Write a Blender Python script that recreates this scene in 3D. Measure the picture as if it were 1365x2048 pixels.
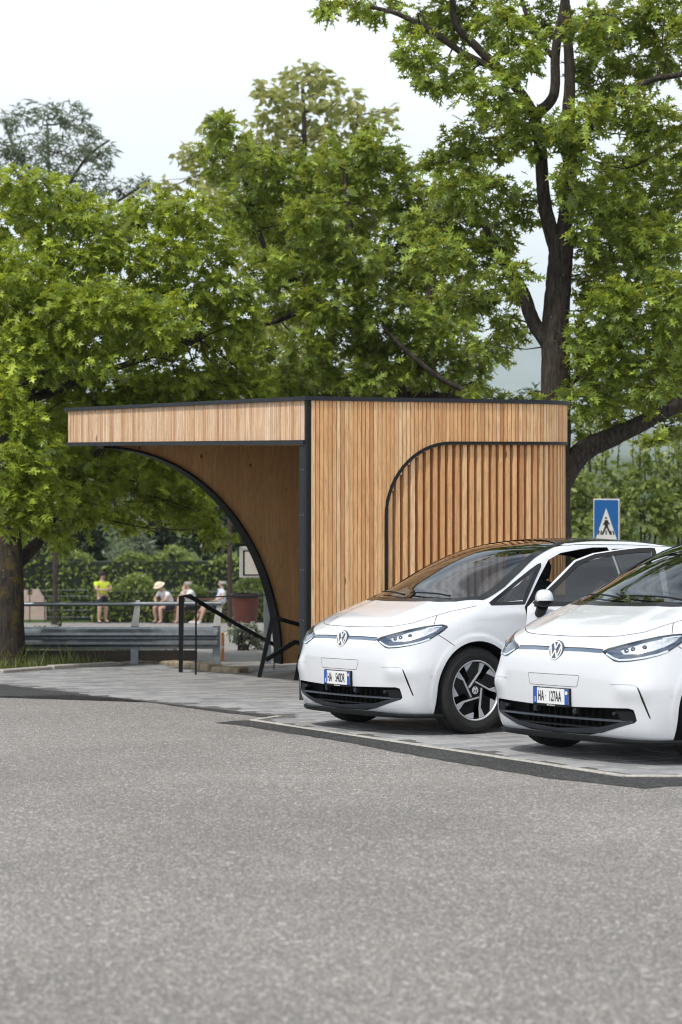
import bpy, bmesh, math, random
import numpy as np
from mathutils import Vector, Matrix, geometry
from mathutils.bvhtree import BVHTree

SC = bpy.context.scene
for _o in list(bpy.data.objects):
    bpy.data.objects.remove(_o)

# ------------------------------------------------------------------ camera
F = 3900.0; CX = 682.5; HY = 902.0; CAMZ = 1.28      # focal length and horizon in photo pixels
cam_d = bpy.data.cameras.new('camera'); cam = bpy.data.objects.new('camera', cam_d)
SC.collection.objects.link(cam); SC.camera = cam
cam.location = (0, 0, CAMZ); cam.rotation_euler = (math.pi/2, 0, 0)
cam_d.sensor_fit = 'AUTO'; cam_d.sensor_width = 36.0
cam_d.lens = F/2048*36.0
cam_d.shift_y = -(1024-HY)/2048
cam_d.clip_start = 0.1; cam_d.clip_end = 40000
cam_d.dof.use_dof = True; cam_d.dof.focus_distance = 16.2; cam_d.dof.aperture_fstop = 3.0

# ------------------------------------------------------------------ world, sun, exposure
SUN_EL = math.radians(57); SUN_H = Vector((-0.62, -0.78)).normalized()     # horizontal direction towards the sun
W = bpy.data.worlds.new('World'); SC.world = W; W.use_nodes = True
wn = W.node_tree.nodes; wl = W.node_tree.links
bg = wn['Background']
sky = wn.new('ShaderNodeTexSky'); sky.sky_type = 'NISHITA'; sky.sun_disc = False
sky.sun_elevation = SUN_EL; sky.sun_rotation = math.atan2(SUN_H.x, SUN_H.y)
sky.altitude = 300; sky.air_density = 1.1; sky.dust_density = 3.0; sky.ozone_density = 1.0
tc = wn.new('ShaderNodeTexCoord'); mp = wn.new('ShaderNodeMapping'); mp.inputs['Scale'].default_value = (1.0, 1.0, 3.2)
cn = wn.new('ShaderNodeTexNoise'); cn.inputs['Scale'].default_value = 2.6; cn.inputs['Detail'].default_value = 9; cn.inputs['Roughness'].default_value = 0.56
cr = wn.new('ShaderNodeValToRGB'); cr.color_ramp.elements[0].position = 0.42; cr.color_ramp.elements[1].position = 0.60; cr.color_ramp.elements[0].color = (0, 0, 0, 1)
mx = wn.new('ShaderNodeMixRGB'); mx.inputs[2].default_value = (15.8, 16.6, 17.5, 1)
wl.new(tc.outputs['Generated'], mp.inputs['Vector']); wl.new(mp.outputs[0], cn.inputs['Vector']); wl.new(cn.outputs[0], cr.inputs[0])
sz = wn.new('ShaderNodeSeparateXYZ'); wl.new(tc.outputs['Generated'], sz.inputs[0])
el = wn.new('ShaderNodeMapRange'); el.inputs['From Min'].default_value = 0.22; el.inputs['From Max'].default_value = 0.62; el.inputs['To Min'].default_value = 0.9; el.inputs['To Max'].default_value = 0.12; wl.new(sz.outputs[2], el.inputs['Value'])
mm = wn.new('ShaderNodeMapRange'); mm.inputs['To Max'].default_value = 1.0; wl.new(el.outputs[0], mm.inputs['To Min']); wl.new(cr.outputs[0], mm.inputs['Value'])     # a white veil low down, blue between the clouds overhead
wl.new(mm.outputs[0], mx.inputs[0]); wl.new(sky.outputs[0], mx.inputs[1]); wl.new(mx.outputs[0], bg.inputs['Color'])
bg.inputs['Strength'].default_value = 0.095
sun_d = bpy.data.lights.new('sun', 'SUN'); sun = bpy.data.objects.new('sun', sun_d); SC.collection.objects.link(sun)
sun_d.energy = 3.4; sun_d.angle = math.radians(2.5); sun_d.color = (1.0, 0.95, 0.87)
sdir = Vector((SUN_H.x*math.cos(SUN_EL), SUN_H.y*math.cos(SUN_EL), math.sin(SUN_EL)))
sun.rotation_euler = sdir.to_track_quat('Z', 'Y').to_euler(); sun.location = sdir*50
SC.view_settings.view_transform = 'Standard'; SC.view_settings.look = 'None'
SC.view_settings.exposure = -0.2; SC.view_settings.gamma = 1.0; SC.view_settings.use_curve_mapping = False
SC.cycles.max_bounces = 7; SC.cycles.diffuse_bounces = 3; SC.cycles.glossy_bounces = 4; SC.cycles.transmission_bounces = 6; SC.cycles.transparent_max_bounces = 12
SC.cycles.caustics_reflective = False; SC.cycles.caustics_refractive = False
SC.cycles.use_denoising = True; SC.cycles.filter_width = 1.1; SC.cycles.volume_bounces = 2
SC.cycles.sample_clamp_indirect = 6.0

# ------------------------------------------------------------------ helpers
COL = SC.collection
RNG = random.Random(7)
NR = np.random.RandomState(11)

def gz(y):                     # the car park falls away from the camera
    if y < 27: return -0.063*y
    if y < 110: return -1.701-0.0728*(y-27)
    return -7.743
def at(px, py, y): return Vector(((px-CX)/F*y, y, CAMZ+(HY-py)/F*y))
def on_ground(px, py):
    y = CAMZ*F/((py-HY)-0.063*F); return Vector(((px-CX)/F*y, y, gz(y)))

def tag(o, label=None, cat=None, group=None, kind=None):
    if label: o['label'] = label
    if cat: o['category'] = cat
    if group: o['group'] = group
    if kind: o['kind'] = kind
    return o
def empty(name, loc=(0, 0, 0), rz=0.0, label=None, cat=None, group=None):
    o = bpy.data.objects.new(name, None); o.empty_display_size = 0.1; COL.objects.link(o)
    o.location = loc; o.rotation_euler = (0, 0, rz); return tag(o, label, cat, group)
def link_mesh(name, me, mats, parent=None):
    o = bpy.data.objects.new(name, me); COL.objects.link(o)
    if mats is not None and not me.materials:
        for m in (mats if isinstance(mats, (list, tuple)) else [mats]): me.materials.append(m)
    if parent: o.parent = parent
    return o
def smooth(me, angle=None):
    me.polygons.foreach_set('use_smooth', [True]*len(me.polygons))
    if angle is not None: me.set_sharp_from_angle(angle=math.radians(angle))

class MB:
    """collects shapes into one mesh"""
    def __init__(s): s.v = []; s.f = []; s.mi = []; s.cur = 0
    def add(s, vs, fs):
        b = len(s.v); s.v += [tuple(v) for v in vs]; s.f += [tuple(b+i for i in f) for f in fs]; s.mi += [s.cur]*len(fs); return s
    def box(s, x0, x1, y0, y1, z0, z1, M=None, bev=0.0):
        if bev > 0:
            bm = bmesh.new(); bmesh.ops.create_cube(bm, size=1)
            bmesh.ops.scale(bm, vec=(x1-x0, y1-y0, z1-z0), verts=bm.verts)
            bmesh.ops.bevel(bm, geom=bm.edges[:], offset=bev, segments=1, affect='EDGES')
            c = Vector(((x0+x1)/2, (y0+y1)/2, (z0+z1)/2)); bm.verts.index_update()
            vs = [v.co+c for v in bm.verts]; fs = [[v.index for v in f.verts] for f in bm.faces]; bm.free()
        else:
            vs = [Vector(p) for p in ((x0,y0,z0),(x1,y0,z0),(x1,y1,z0),(x0,y1,z0),(x0,y0,z1),(x1,y0,z1),(x1,y1,z1),(x0,y1,z1))]
            fs = [(0,3,2,1),(4,5,6,7),(0,1,5,4),(1,2,6,5),(2,3,7,6),(3,0,4,7)]
        if M is not None: vs = [M @ v for v in vs]
        return s.add(vs, fs)
    def tube(s, pts, rad, n=8, cap=True, sq=False):
        pts = [Vector(p) for p in pts]; m = len(pts)
        if not isinstance(rad, (list, tuple)): rad = [rad]*m
        vs = []; ref = None
        for i, p in enumerate(pts):
            t = (pts[min(i+1, m-1)]-pts[max(i-1, 0)])
            if t.length < 1e-9: t = Vector((0, 0, 1))
            t.normalize()
            if ref is None: ref = Vector((0, 0, 1)) if abs(t.z) < 0.9 else Vector((0, 1, 0))
            a = t.cross(ref)
            if a.length < 1e-6: a = t.orthogonal()
            a.normalize(); b = a.cross(t).normalized(); ref = b if abs(t.z) >= 0.9 or True else ref
            sc = 1.0
            if 0 < i < m-1:
                d0 = (pts[i]-pts[i-1]).normalized(); d1 = (pts[i+1]-pts[i]).normalized(); sc = 1/max(0.6, math.cos(d0.angle(d1, 0)/2))
            for k in range(n):
                an = 2*math.pi*(k+(0.5 if sq else 0))/n
                r = rad[i]*(1.414*sc if sq else 1)
                vs.append(p+a*math.cos(an)*r+b*math.sin(an)*r)
        fs = []
        for i in range(m-1):
            for k in range(n):
                k2 = (k+1) % n; fs.append((i*n+k, i*n+k2, (i+1)*n+k2, (i+1)*n+k))
        if cap: fs.append(tuple(range(n-1, -1, -1))); fs.append(tuple((m-1)*n+k for k in range(n)))
        return s.add(vs, fs)
    def lathe(s, prof, n=24, M=None, closed=False, cap=True):       # prof: (r, h) about local z
        vs = []; fs = []
        for r, h in prof:
            for k in range(n):
                a = 2*math.pi*k/n; vs.append(Vector((r*math.cos(a), r*math.sin(a), h)))
        m = len(prof); rng = range(m) if closed else range(m-1)
        for i in rng:
            j = (i+1) % m
            for k in range(n):
                k2 = (k+1) % n; fs.append((i*n+k, i*n+k2, j*n+k2, j*n+k))
        if not closed and cap:
            if prof[0][0] > 1e-6: fs.append(tuple(range(n-1, -1, -1)))
            if prof[-1][0] > 1e-6: fs.append(tuple((m-1)*n+k for k in range(n)))
        if M is not None: vs = [M @ v for v in vs]
        return s.add(vs, fs)
    def prism(s, poly, z0, z1, M=None):                    # poly in local xy, counter-clockwise
        n = len(poly)
        vs = [Vector((p[0], p[1], z0)) for p in poly]+[Vector((p[0], p[1], z1)) for p in poly]
        fs = [tuple(range(n-1, -1, -1)), tuple(range(n, 2*n))]+[(i, (i+1) % n, n+(i+1) % n, n+i) for i in range(n)]
        if M is not None: vs = [M @ v for v in vs]
        return s.add(vs, fs)
    def mesh(s, name):
        me = bpy.data.meshes.new(name); me.from_pydata(s.v, [], s.f); me.update()
        if any(s.mi): me.polygons.foreach_set('material_index', s.mi)
        return me
    def build(s, name, mats, parent=None, sm=None):
        me = s.mesh(name)
        if sm is not None: smooth(me, sm)
        return link_mesh(name, me, mats, parent)

def np_mesh(name, V, Fc, mat, parent=None, attr=None, sm=False):
    """V (n,3), Fc (m,k) arrays -> one mesh object"""
    me = bpy.data.meshes.new(name); n = len(V); m, k = Fc.shape
    me.vertices.add(n); me.vertices.foreach_set('co', np.asarray(V, np.float32).ravel())
    me.loops.add(m*k); me.loops.foreach_set('vertex_index', np.asarray(Fc, np.int32).ravel())
    me.polygons.add(m); me.polygons.foreach_set('loop_start', np.arange(0, m*k, k, dtype=np.int32))
    if sm: me.polygons.foreach_set('use_smooth', np.ones(m, bool))
    if attr is not None:
        a = me.attributes.new('rnd', 'FLOAT', 'FACE'); a.data.foreach_set('value', np.asarray(attr, np.float32))
    me.update(calc_edges=True); me.validate()
    return link_mesh(name, me, mat, parent)

# ------------------------------------------------------------------ materials
class NT:
    def __init__(s, name):
        s.m = bpy.data.materials.new(name); s.m.use_nodes = True; s.t = s.m.node_tree; s.n = s.t.nodes; s.l = s.t.links
        s.b = s.n['Principled BSDF']; s.out = s.n['Material Output']
    def new(s, ty, **kw):
        x = s.n.new('ShaderNode'+ty)
        for k, v in kw.items():
            if k in x.inputs: x.inputs[k].default_value = v
            else: setattr(x, k, v)
        return x
    def ln(s, a, b): s.l.new(a, b)
    def ramp(s, src, stops):
        r = s.new('ValToRGB'); e = r.color_ramp.elements
        while len(e) < len(stops): e.new(0.5)
        for el, (p, c) in zip(e, stops): el.position = p; el.color = (c[0], c[1], c[2], 1) if isinstance(c, (tuple, list)) else (c, c, c, 1)
        s.ln(src, r.inputs[0]); return r.outputs[0]
    def mix(s, fac, a, b, mode='MIX'):
        x = s.new('MixRGB', blend_type=mode)
        for i, v in ((0, fac), (1, a), (2, b)):
            if hasattr(v, 'is_linked') or hasattr(v, 'links'): s.ln(v, x.inputs[i])
            elif i == 0: x.inputs[0].default_value = v
            else: x.inputs[i].default_value = (*v[:3], 1)
        return x.outputs[0]
    def coord(s, kind, scale=(1, 1, 1), rot=(0, 0, 0)):
        if kind == 'World': c = s.new('NewGeometry').outputs['Position']
        else: c = s.new('TexCoord').outputs[kind]
        m = s.new('Mapping'); m.inputs['Scale'].default_value = scale; m.inputs['Rotation'].default_value = rot; s.ln(c, m.inputs[0]); return m.outputs[0]
    def noise(s, vec, scale, detail=4, rough=0.5, out=0):
        x = s.new('TexNoise', Scale=scale, Detail=detail, Roughness=rough); s.ln(vec, x.inputs['Vector']); return x.outputs[out]
    def voro(s, vec, scale, out='Color', feature='F1'):
        x = s.new('TexVoronoi', Scale=scale, feature=feature); s.ln(vec, x.inputs['Vector']); return x.outputs[out]
    def bump(s, h, strength=0.3, dist=0.01):
        x = s.new('Bump', Strength=strength, Distance=dist); s.ln(h, x.inputs['Height']); s.ln(x.outputs[0], s.b.inputs['Normal']); return x
    def set(s, **kw):
        for k, v in kw.items():
            k = {'col': 'Base Color', 'rough': 'Roughness', 'metal': 'Metallic', 'coat': 'Coat Weight', 'coatr': 'Coat Roughness', 'spec': 'Specular IOR Level', 'trans': 'Transmission Weight', 'ior': 'IOR'}.get(k, k)
            if hasattr(v, 'links'): s.ln(v, s.b.inputs[k])
            elif k in ('Base Color', 'Emission Color', 'Coat Tint'): s.b.inputs[k].default_value = (*v[:3], 1)
            else: s.b.inputs[k].default_value = v
        return s

def plain(name, col, rough=0.5, metal=0.0, vary=0.12, scale=6.0, **kw):
    """flat colour with a little grime and roughness variation"""
    t = NT(name); v = t.coord('Object'); n = t.noise(v, scale, 6, 0.6)
    lo = tuple(c*(1-vary) for c in col); hi = tuple(min(1, c*(1+vary)) for c in col)
    t.set(col=t.ramp(n, [(0.3, lo), (0.7, hi)]), rough=rough, metal=metal, **kw); return t.m

def wood_mat(name, cols, gloss=0.62, knots=True, random_obj=True, board=None):
    t = NT(name); info = t.new('ObjectInfo'); p = t.new('NewGeometry').outputs['Position']
    off = t.new('VectorMath', operation='SCALE'); off.inputs['Scale'].default_value = 37.0
    comb = t.new('CombineXYZ')
    for i in range(3): t.ln(info.outputs['Random'], comb.inputs[i])
    t.ln(comb.outputs[0], off.inputs[0])
    add = t.new('VectorMath', operation='ADD'); t.ln(p, add.inputs[0]); t.ln(off.outputs[0], add.inputs[1])
    m1 = t.new('Mapping'); m1.inputs['Scale'].default_value = (1, 1, 0.055); t.ln(add.outputs[0], m1.inputs[0])
    g1 = t.noise(m1.outputs[0], 95, 5, 0.65); g2 = t.noise(m1.outputs[0], 22, 3, 0.6)
    base = t.ramp(info.outputs['Random'], cols) if random_obj else None
    if board:                                             # glued boards: vertical strips told apart by tone
        mb = t.new('Mapping'); mb.inputs['Rotation'].default_value = (0, 0, -math.atan2(.507, .862)); t.ln(p, mb.inputs[0])
        sx = t.new('SeparateXYZ'); t.ln(mb.outputs[0], sx.inputs[0])
        fl = t.new('Math', operation='SNAP'); fl.inputs[1].default_value = board; t.ln(sx.outputs[0], fl.inputs[0])
        wn_ = t.new('TexWhiteNoise', noise_dimensions='1D'); t.ln(fl.outputs[0], wn_.inputs['W'])
        base = t.ramp(wn_.outputs[0], cols)
    dk = t.mix(t.ramp(g1, [(0.42, 0.0), (0.62, 0.55)]), base, tuple(c*0.62 for c in cols[0][1]))
    dk = t.mix(t.ramp(g2, [(0.5, 0.0), (0.75, 0.35)]), dk, tuple(min(1, c*1.25) for c in cols[-1][1]))
    if knots:
        mk = t.new('Mapping'); mk.inputs['Scale'].default_value = (1, 1, 0.55); t.ln(add.outputs[0], mk.inputs[0])
        d = t.voro(mk.outputs[0], 2.6 if not board else 4.2, 'Distance')
        k = t.ramp(d, [(0.0, 1.0), (0.05, 0.9), (0.085, 0.0)])
        dk = t.mix(k, dk, (0.09, 0.04, 0.018))
    t.set(col=dk, rough=gloss, spec=0.35); t.bump(g1, 0.25, 0.004); return t.m

def asphalt_mat(name, dark, light, spk, scale=95.0, tint=(1, 0.975, 0.94)):
    t = NT(name); v = t.coord('World')
    big = t.noise(v, 0.55, 6, 0.62); mid = t.noise(v, 6.0, 5, 0.6)
    st = t.voro(v, scale, 'Color'); sb = t.new('SeparateColor'); t.ln(st, sb.inputs[0])
    st2 = t.voro(v, scale*0.42, 'Color'); sb2 = t.new('SeparateColor'); t.ln(st2, sb2.inputs[0])
    dist = t.voro(v, scale, 'Distance')
    c = t.ramp(sb.outputs[0], [(0.05, tuple(dark*k for k in tint)), (0.5, tuple((dark+light)/2*k for k in tint)), (0.80, tuple(light*k for k in tint)), (0.97, tuple(spk*k for k in tint))])
    c = t.mix(t.ramp(sb2.outputs[0], [(0.962, 0.0), (0.97, 0.75)]), c, tuple(spk*k for k in (1.0, 0.96, 0.92)))
    c = t.mix(t.ramp(dist, [(0.25, 0.0), (0.6, 0.55)]), c, (dark*0.45,)*3)
    c = t.mix(0.55, c, t.ramp(big, [(0.35, 0.62), (0.65, 1.0)]), 'MULTIPLY')
    c = t.mix(0.12, c, t.ramp(mid, [(0.3, 0.65), (0.7, 1.0)]), 'MULTIPLY')
    t.set(col=c, rough=0.9, spec=0.3); t.bump(dist, 0.55, 0.006); return t.m

M = {}
M['asphalt'] = asphalt_mat('old asphalt', 0.18, 0.43, 0.90, 150.0, (1, 0.935, 0.865))
M['fresh'] = asphalt_mat('fresh asphalt', 0.03, 0.09, 0.20, 100.0, (1, 1, 1))
def paver_mat(name, by_obj):
    t = NT(name)
    if by_obj: r = t.new('ObjectInfo').outputs['Random']
    else: r = t.new('Attribute', attribute_name='rnd').outputs['Fac']
    v = t.coord('World'); n = t.noise(v, 14, 6, 0.65); n2 = t.noise(v, 160, 3, 0.6); n3 = t.noise(v, 1.1, 4, 0.6)
    c = t.ramp(r, [(0.0, (0.26, 0.263, 0.272)), (0.35, (0.325, 0.327, 0.335)), (0.7, (0.38, 0.381, 0.385)), (1.0, (0.43, 0.43, 0.43))])
    c = t.mix(0.5, c, t.ramp(n, [(0.3, 0.6), (0.7, 1.0)]), 'MULTIPLY'); c = t.mix(0.4, c, t.ramp(n2, [(0.3, 0.55), (0.7, 1.0)]), 'MULTIPLY')
    c = t.mix(t.ramp(n3, [(0.5, 0.0), (0.75, 0.3)]), c, (0.36, 0.34, 0.31))
    t.set(col=c, rough=0.82, spec=0.35); t.bump(n2, 0.25, 0.003); return t.m
M['paver'] = paver_mat('concrete paver', True); M['paver_all'] = paver_mat('concrete pavers far', False)
M['joint'] = plain('joint sand', (0.10, 0.098, 0.09), 0.95, scale=30)
M['concrete'] = plain('pale concrete', (0.40, 0.385, 0.35), 0.85, vary=0.25, scale=25)
M['stone'] = plain('rough stone', (0.28, 0.23, 0.16), 0.9, vary=0.5, scale=9)
M['black_metal'] = plain('black powder coated steel', (0.008, 0.009, 0.010), 0.45, vary=0.2, spec=0.25)
M['coping'] = plain('anthracite sheet metal', (0.020, 0.024, 0.030), 0.5, vary=0.15, spec=0.25)
M['backing'] = plain('dark facade membrane', (0.012, 0.009, 0.007), 0.9)
M['slat'] = wood_mat('larch slat', [(0.0, (0.54, 0.25, 0.10)), (0.12, (0.68, 0.355, 0.155)), (0.5, (0.80, 0.455, 0.21)), (0.8, (0.84, 0.51, 0.255)), (1.0, (0.88, 0.60, 0.34))])
M['fascia_slat'] = wood_mat('sunlit tone larch slat', [(0.0, (0.52, 0.28, 0.145)), (0.15, (0.66, 0.41, 0.235)), (0.5, (0.74, 0.50, 0.32)), (1.0, (0.82, 0.63, 0.45))])  # same larch made paler, the sunlight on the fascia put into its colour
M['clt'] = wood_mat('spruce laminated board', [(0.0, (0.56, 0.35, 0.165)), (0.5, (0.60, 0.38, 0.185)), (1.0, (0.64, 0.42, 0.21))], random_obj=False, board=0.17)
M['galv'] = plain('galvanised steel', (0.26, 0.29, 0.32), 0.42, metal=0.75, vary=0.2, scale=12)
M['galv_white'] = plain('weathered pale steel', (0.55, 0.55, 0.53), 0.5, metal=0.2, vary=0.2, scale=10)

# ------------------------------------------------------------------ the setting: ground, road, pavement
def sheet(name, mat, xs, ys, dz):
    V = [(x, y, gz(y)+dz) for y in ys for x in xs]; n = len(xs)
    Fc = [(j*n+i, j*n+i+1, (j+1)*n+i+1, (j+1)*n+i) for j in range(len(ys)-1) for i in range(n-1)]
    me = bpy.data.meshes.new(name); me.from_pydata(V, [], Fc); me.update(); return tag(link_mesh(name, me, mat), kind='structure')
def meadow_mat():
    t = NT('meadow'); v = t.coord('World'); n = t.noise(v, 0.02, 6, 0.6); n2 = t.noise(v, 0.9, 5, 0.6)
    c = t.mix(0.5, t.ramp(n, [(0.35, (0.035, 0.065, 0.018)), (0.65, (0.09, 0.12, 0.035))]), t.ramp(n2, [(0.3, 0.5), (0.7, 1.0)]), 'MULTIPLY')
    t.set(col=c, rough=0.95, spec=0.1); return t.m
M['meadow'] = meadow_mat()
sheet('ground', M['meadow'], [-9000, -600, -60, 0, 60, 600, 9000], [-60, -10, 0, 27, 60, 110, 400, 1500, 11000], -0.08)
sheet('road', M['asphalt'], [-40, -10, 0, 10, 40], [-30, 0, 10, 20, 27, 40, 66.5], 0.0)

def ground_poly(name, mat, pts, dz, jit=0.0, seg=0.12, kind='structure', thick=0.0):
    """a thin sheet lying on the slope; pts are (x, y)"""
    out = []; r = random.Random(len(pts)*31+3)
    for i, p in enumerate(pts):
        q = pts[(i+1) % len(pts)]; L = math.dist(p, q); n = max(1, int(L/seg)) if jit else 1
        for k in range(n):
            t = k/n; j = r.uniform(-jit, jit) if k else 0
            dx, dy = (q[0]-p[0])/L, (q[1]-p[1])/L
            out.append((p[0]+(q[0]-p[0])*t-dy*j, p[1]+(q[1]-p[1])*t+dx*j))
    bm = bmesh.new(); vs = [bm.verts.new((x, y, gz(y)+dz)) for x, y in out]; f = bm.faces.new(vs)
    if f.normal.z < 0: f.normal_flip()
    bmesh.ops.triangulate(bm, faces=bm.faces[:])
    me = bpy.data.meshes.new(name); bm.to_mesh(me); bm.free(); return tag(link_mesh(name, me, mat), kind=kind)
def G(px, py): p = on_ground(px, py); return (p.x, p.y)

K0 = G(505, 1441); K1 = G(1250, 1553); K2 = (K1[0]+5.0, K1[1]-0.05)
ground_poly('asphalt_patch', M['fresh'], [G(430, 1446), G(470, 1442), K0, (K1[0]-0.02, K1[1]-0.06), (K2[0], K2[1]-0.06), (K2[0], K2[1]-0.42), G(1340, 1573), G(1290, 1578), G(1091, 1556), G(855, 1516), G(701, 1486), G(560, 1464), G(480, 1451)], 0.003, 0.014)
ground_poly('asphalt_patch', M['fresh'], [(-9.0, 26.5), G(-40, 1394), G(130, 1390), G(250, 1398), G(420, 1422), G(545, 1437), G(562, 1433), G(300, 1404), G(100, 1381), G(0, 1369), (-9.0, 29.0)], 0.003, 0.014)

# pavement frame: local x across the row, local y away along the kerb
kb = Vector((K0[0]-K1[0], K0[1]-K1[1])).normalized()          # away from the camera
pn = Vector((0, 0.063, 1)).normalized()
pey = Vector((kb.x, kb.y, 0)); pey = (pey-pn*pey.dot(pn)).normalized(); pex = pey.cross(pn)
PM = Matrix((pex, pey, pn)).transposed().to_4x4(); PM.translation = Vector((K1[0], K1[1], gz(K1[1])))
PMI = PM.inverted()
def PL(x, y): q = PMI @ Vector((x, y, gz(y))); return (q.x, q.y)
pav_world = [K1, K2, (10.0, 19.0), (10.0, 27.0), (2.0, 28.2), (-0.35, 27.6), G(520, 1337), G(486, 1348), G(430, 1346), G(330, 1330), G(295, 1326), G(230, 1332), G(100, 1340), G(0, 1348), (-9.0, 27.0), (-9.0, 26.4), G(0, 1370), G(300, 1405), G(560, 1432.5), K0]
pav_poly = [PL(*p) for p in pav_world]
def inside(p, poly):
    x, y = p; c = False; n = len(poly)
    for i in range(n):
        x1, y1 = poly[i]; x2, y2 = poly[(i+1) % n]
        if (y1 > y) != (y2 > y) and x < (x2-x1)*(y-y1)/(y2-y1)+x1: c = not c
    return c
bed = MB(); bm = bmesh.new(); vs = [bm.verts.new((x, y, 0.0015)) for x, y in pav_poly]; fc = bm.faces.new(vs)
if fc.normal.z < 0: fc.normal_flip()
bmesh.ops.triangulate(bm, faces=bm.faces[:]); me = bpy.data.meshes.new('pavement'); bm.to_mesh(me); bm.free()
pavement = tag(link_mesh('pavement', me, M['joint']), kind='structure'); pavement.matrix_world = PM
PW = 0.16; sizes = (0.16, 0.24, 0.32); meshes = {}
for s_ in sizes:
    b_ = MB(); b_.box(-s_/2+.004, s_/2-.004, -PW/2+.004, PW/2-.004, -0.03, 0.0, bev=0.004); meshes[s_] = b_.mesh('paver')
cells = []; ymin = min(p[1] for p in pav_poly); ymax = max(p[1] for p in pav_poly); xmin = min(p[0] for p in pav_poly); xmax = max(p[0] for p in pav_poly)
r_ = random.Random(4); yy = ymin+PW/2
while yy < ymax:
    xx = xmin+r_.uniform(-0.3, 0)
    while xx < xmax:
        s_ = r_.choice(sizes); c = (xx+s_/2, yy); xx += s_
        if all(inside((c[0]+dx*s_*.42, c[1]+dy*PW*.42), pav_poly) for dx in (-1, 0, 1) for dy in (-1, 1)): cells.append((c, s_))
    yy += PW
def seen(c):
    w = PM @ Vector((c[0], c[1], 0)); px = CX+F*w.x/w.y; py = HY+F*(CAMZ-w.z)/w.y; return w.y, -30 < px < 1395
cells = [(seen(c[0])[0]+(0 if seen(c[0])[1] else 100), c) for c in cells]; cells.sort(key=lambda a: a[0])
far = MB(); fr = []
for i, (d, (c, s_)) in enumerate(cells):
    dz = 0.006+r_.uniform(-.0012, .0012)
    if i < 300:
        o = link_mesh('paver', meshes[s_], M['paver'], pavement); o.location = (c[0], c[1], dz); o.rotation_euler = (r_.uniform(-.006, .006), r_.uniform(-.006, .006), r_.uniform(-.006, .006))
    else:
        n0 = len(far.f); far.box(c[0]-s_/2+.004, c[0]+s_/2-.004, c[1]-PW/2+.004, c[1]+PW/2-.004, dz-.03, dz); fr += [r_.random()]*(len(far.f)-n0)
me = far.mesh('paver_field'); a = me.attributes.new('rnd', 'FLOAT', 'FACE'); a.data.foreach_set('value', fr)
o = link_mesh('paver_field', me, M['paver_all'], pavement); o['kind'] = 'stuff'
# flush pale kerb stones along the edge of the pavement
kerb = empty('kerb_strip'); kerb['kind'] = 'structure'; kerb.matrix_world = PM
def kerb_run(a, b, step=0.5, w=0.06):
    a = Vector(PL(*a)); b = Vector(PL(*b)); L = (b-a).length; d = (b-a)/L; n = max(1, round(L/step))
    for i in range(n):
        mb = MB(); mb.box(0.002, L/n-0.002, -w/2, w/2, -0.05, 0.009+r_.uniform(-.001, .001), bev=0.003)
        o = mb.build('kerb_stone', M['concrete'], kerb); p = a+d*(i*L/n); o.location = (p.x, p.y, 0); o.rotation_euler = (0, 0, math.atan2(d.y, d.x))
kerb_run(K0, K1); kerb_run(K1, K2); kerb_run(G(505, 1441), G(560, 1433), 0.4)
# rough kerb on the left edge of the pavement and the low stone edging by the guard rail
rk = empty('kerb'); rk['kind'] = 'structure'
def rough_kerb(pts, h, w, step, mat, parent, jit=0.01, name='kerb_stone'):
    for a, b in zip(pts[:-1], pts[1:]):
        a = Vector(a); b = Vector(b); L = (b-a).length; d = (b-a)/L; n = max(1, round(L/step))
        for i in range(n):
            mb = MB(); mb.box(0.004, L/n-0.004, -w/2+r_.uniform(-jit, jit), w/2+r_.uniform(-jit, jit), -0.1, h+r_.uniform(-jit, jit), bev=min(0.02, h*.3))
            p = a+d*(i*L/n); o = mb.build(name, mat, parent); o.location = (p.x, p.y, gz(p.y)); o.rotation_euler = (r_.uniform(-jit, jit)*2, math.atan2(gz(a.y)-gz(b.y), L), math.atan2(d.y, d.x))
rough_kerb([(-9.0, 27.1), G(0, 1346), G(100, 1338.5), G(230, 1330), G(295, 1324)], 0.045, 0.12, 0.8, M['concrete'], rk)
se = empty('stone_edging', label='rough yellowish stone edging beside the black stair rail', cat='edging')
rough_kerb([G(300, 1325), G(360, 1331), G(430, 1343), G(488, 1346)], 0.075, 0.2, 0.5, M['stone'], se, 0.02, 'stone')

# ------------------------------------------------------------------ the timber pavilion
CP = Vector((-0.36, 21.3)); RA = math.atan2(.507, .862)
PS = 0.92
pav = empty('timber_pavilion', (CP.x*PS, CP.y*PS, CAMZ+(gz(CP.y)+0.02-CAMZ)*PS), RA, 'small flat roofed pavilion clad in larch slats behind the cars', 'pavilion')
pav.scale = (PS, PS, PS)
SOF = 2.71; TOP = 3.155; LL = 6.73; TS = 2.9; RR = 1.2; LP2 = 5.6
def rpath(t):                    # facade line: straight, then a rounded corner, then the far side
    if t <= TS: return Vector((t, 0)), 0.0
    a = (t-TS)/RR
    if a <= math.pi/2: return Vector((TS+RR*math.sin(a), RR-RR*math.cos(a))), a
    return Vector((TS+RR, RR+(t-TS-RR*math.pi/2))), math.pi/2
ZR = 2.693; TA = 0.985; AA = 0.87; AB = 0.83
def rimz(t):
    if t < TA: return -1e9
    if t > TA+AA: return ZR
    return ZR-AB+AB*math.sqrt(max(0, 1-((TA+AA-t)/AA)**2))
def unit_slat(w, d):
    mb = MB(); mb.box(-w/2, w/2, 0, d, 0, 1)
    return mb.mesh('slat')
sl = unit_slat(0.0445, 0.024); sl2 = unit_slat(0.0415, 0.024); fn = unit_slat(0.052, 0.096)
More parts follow.
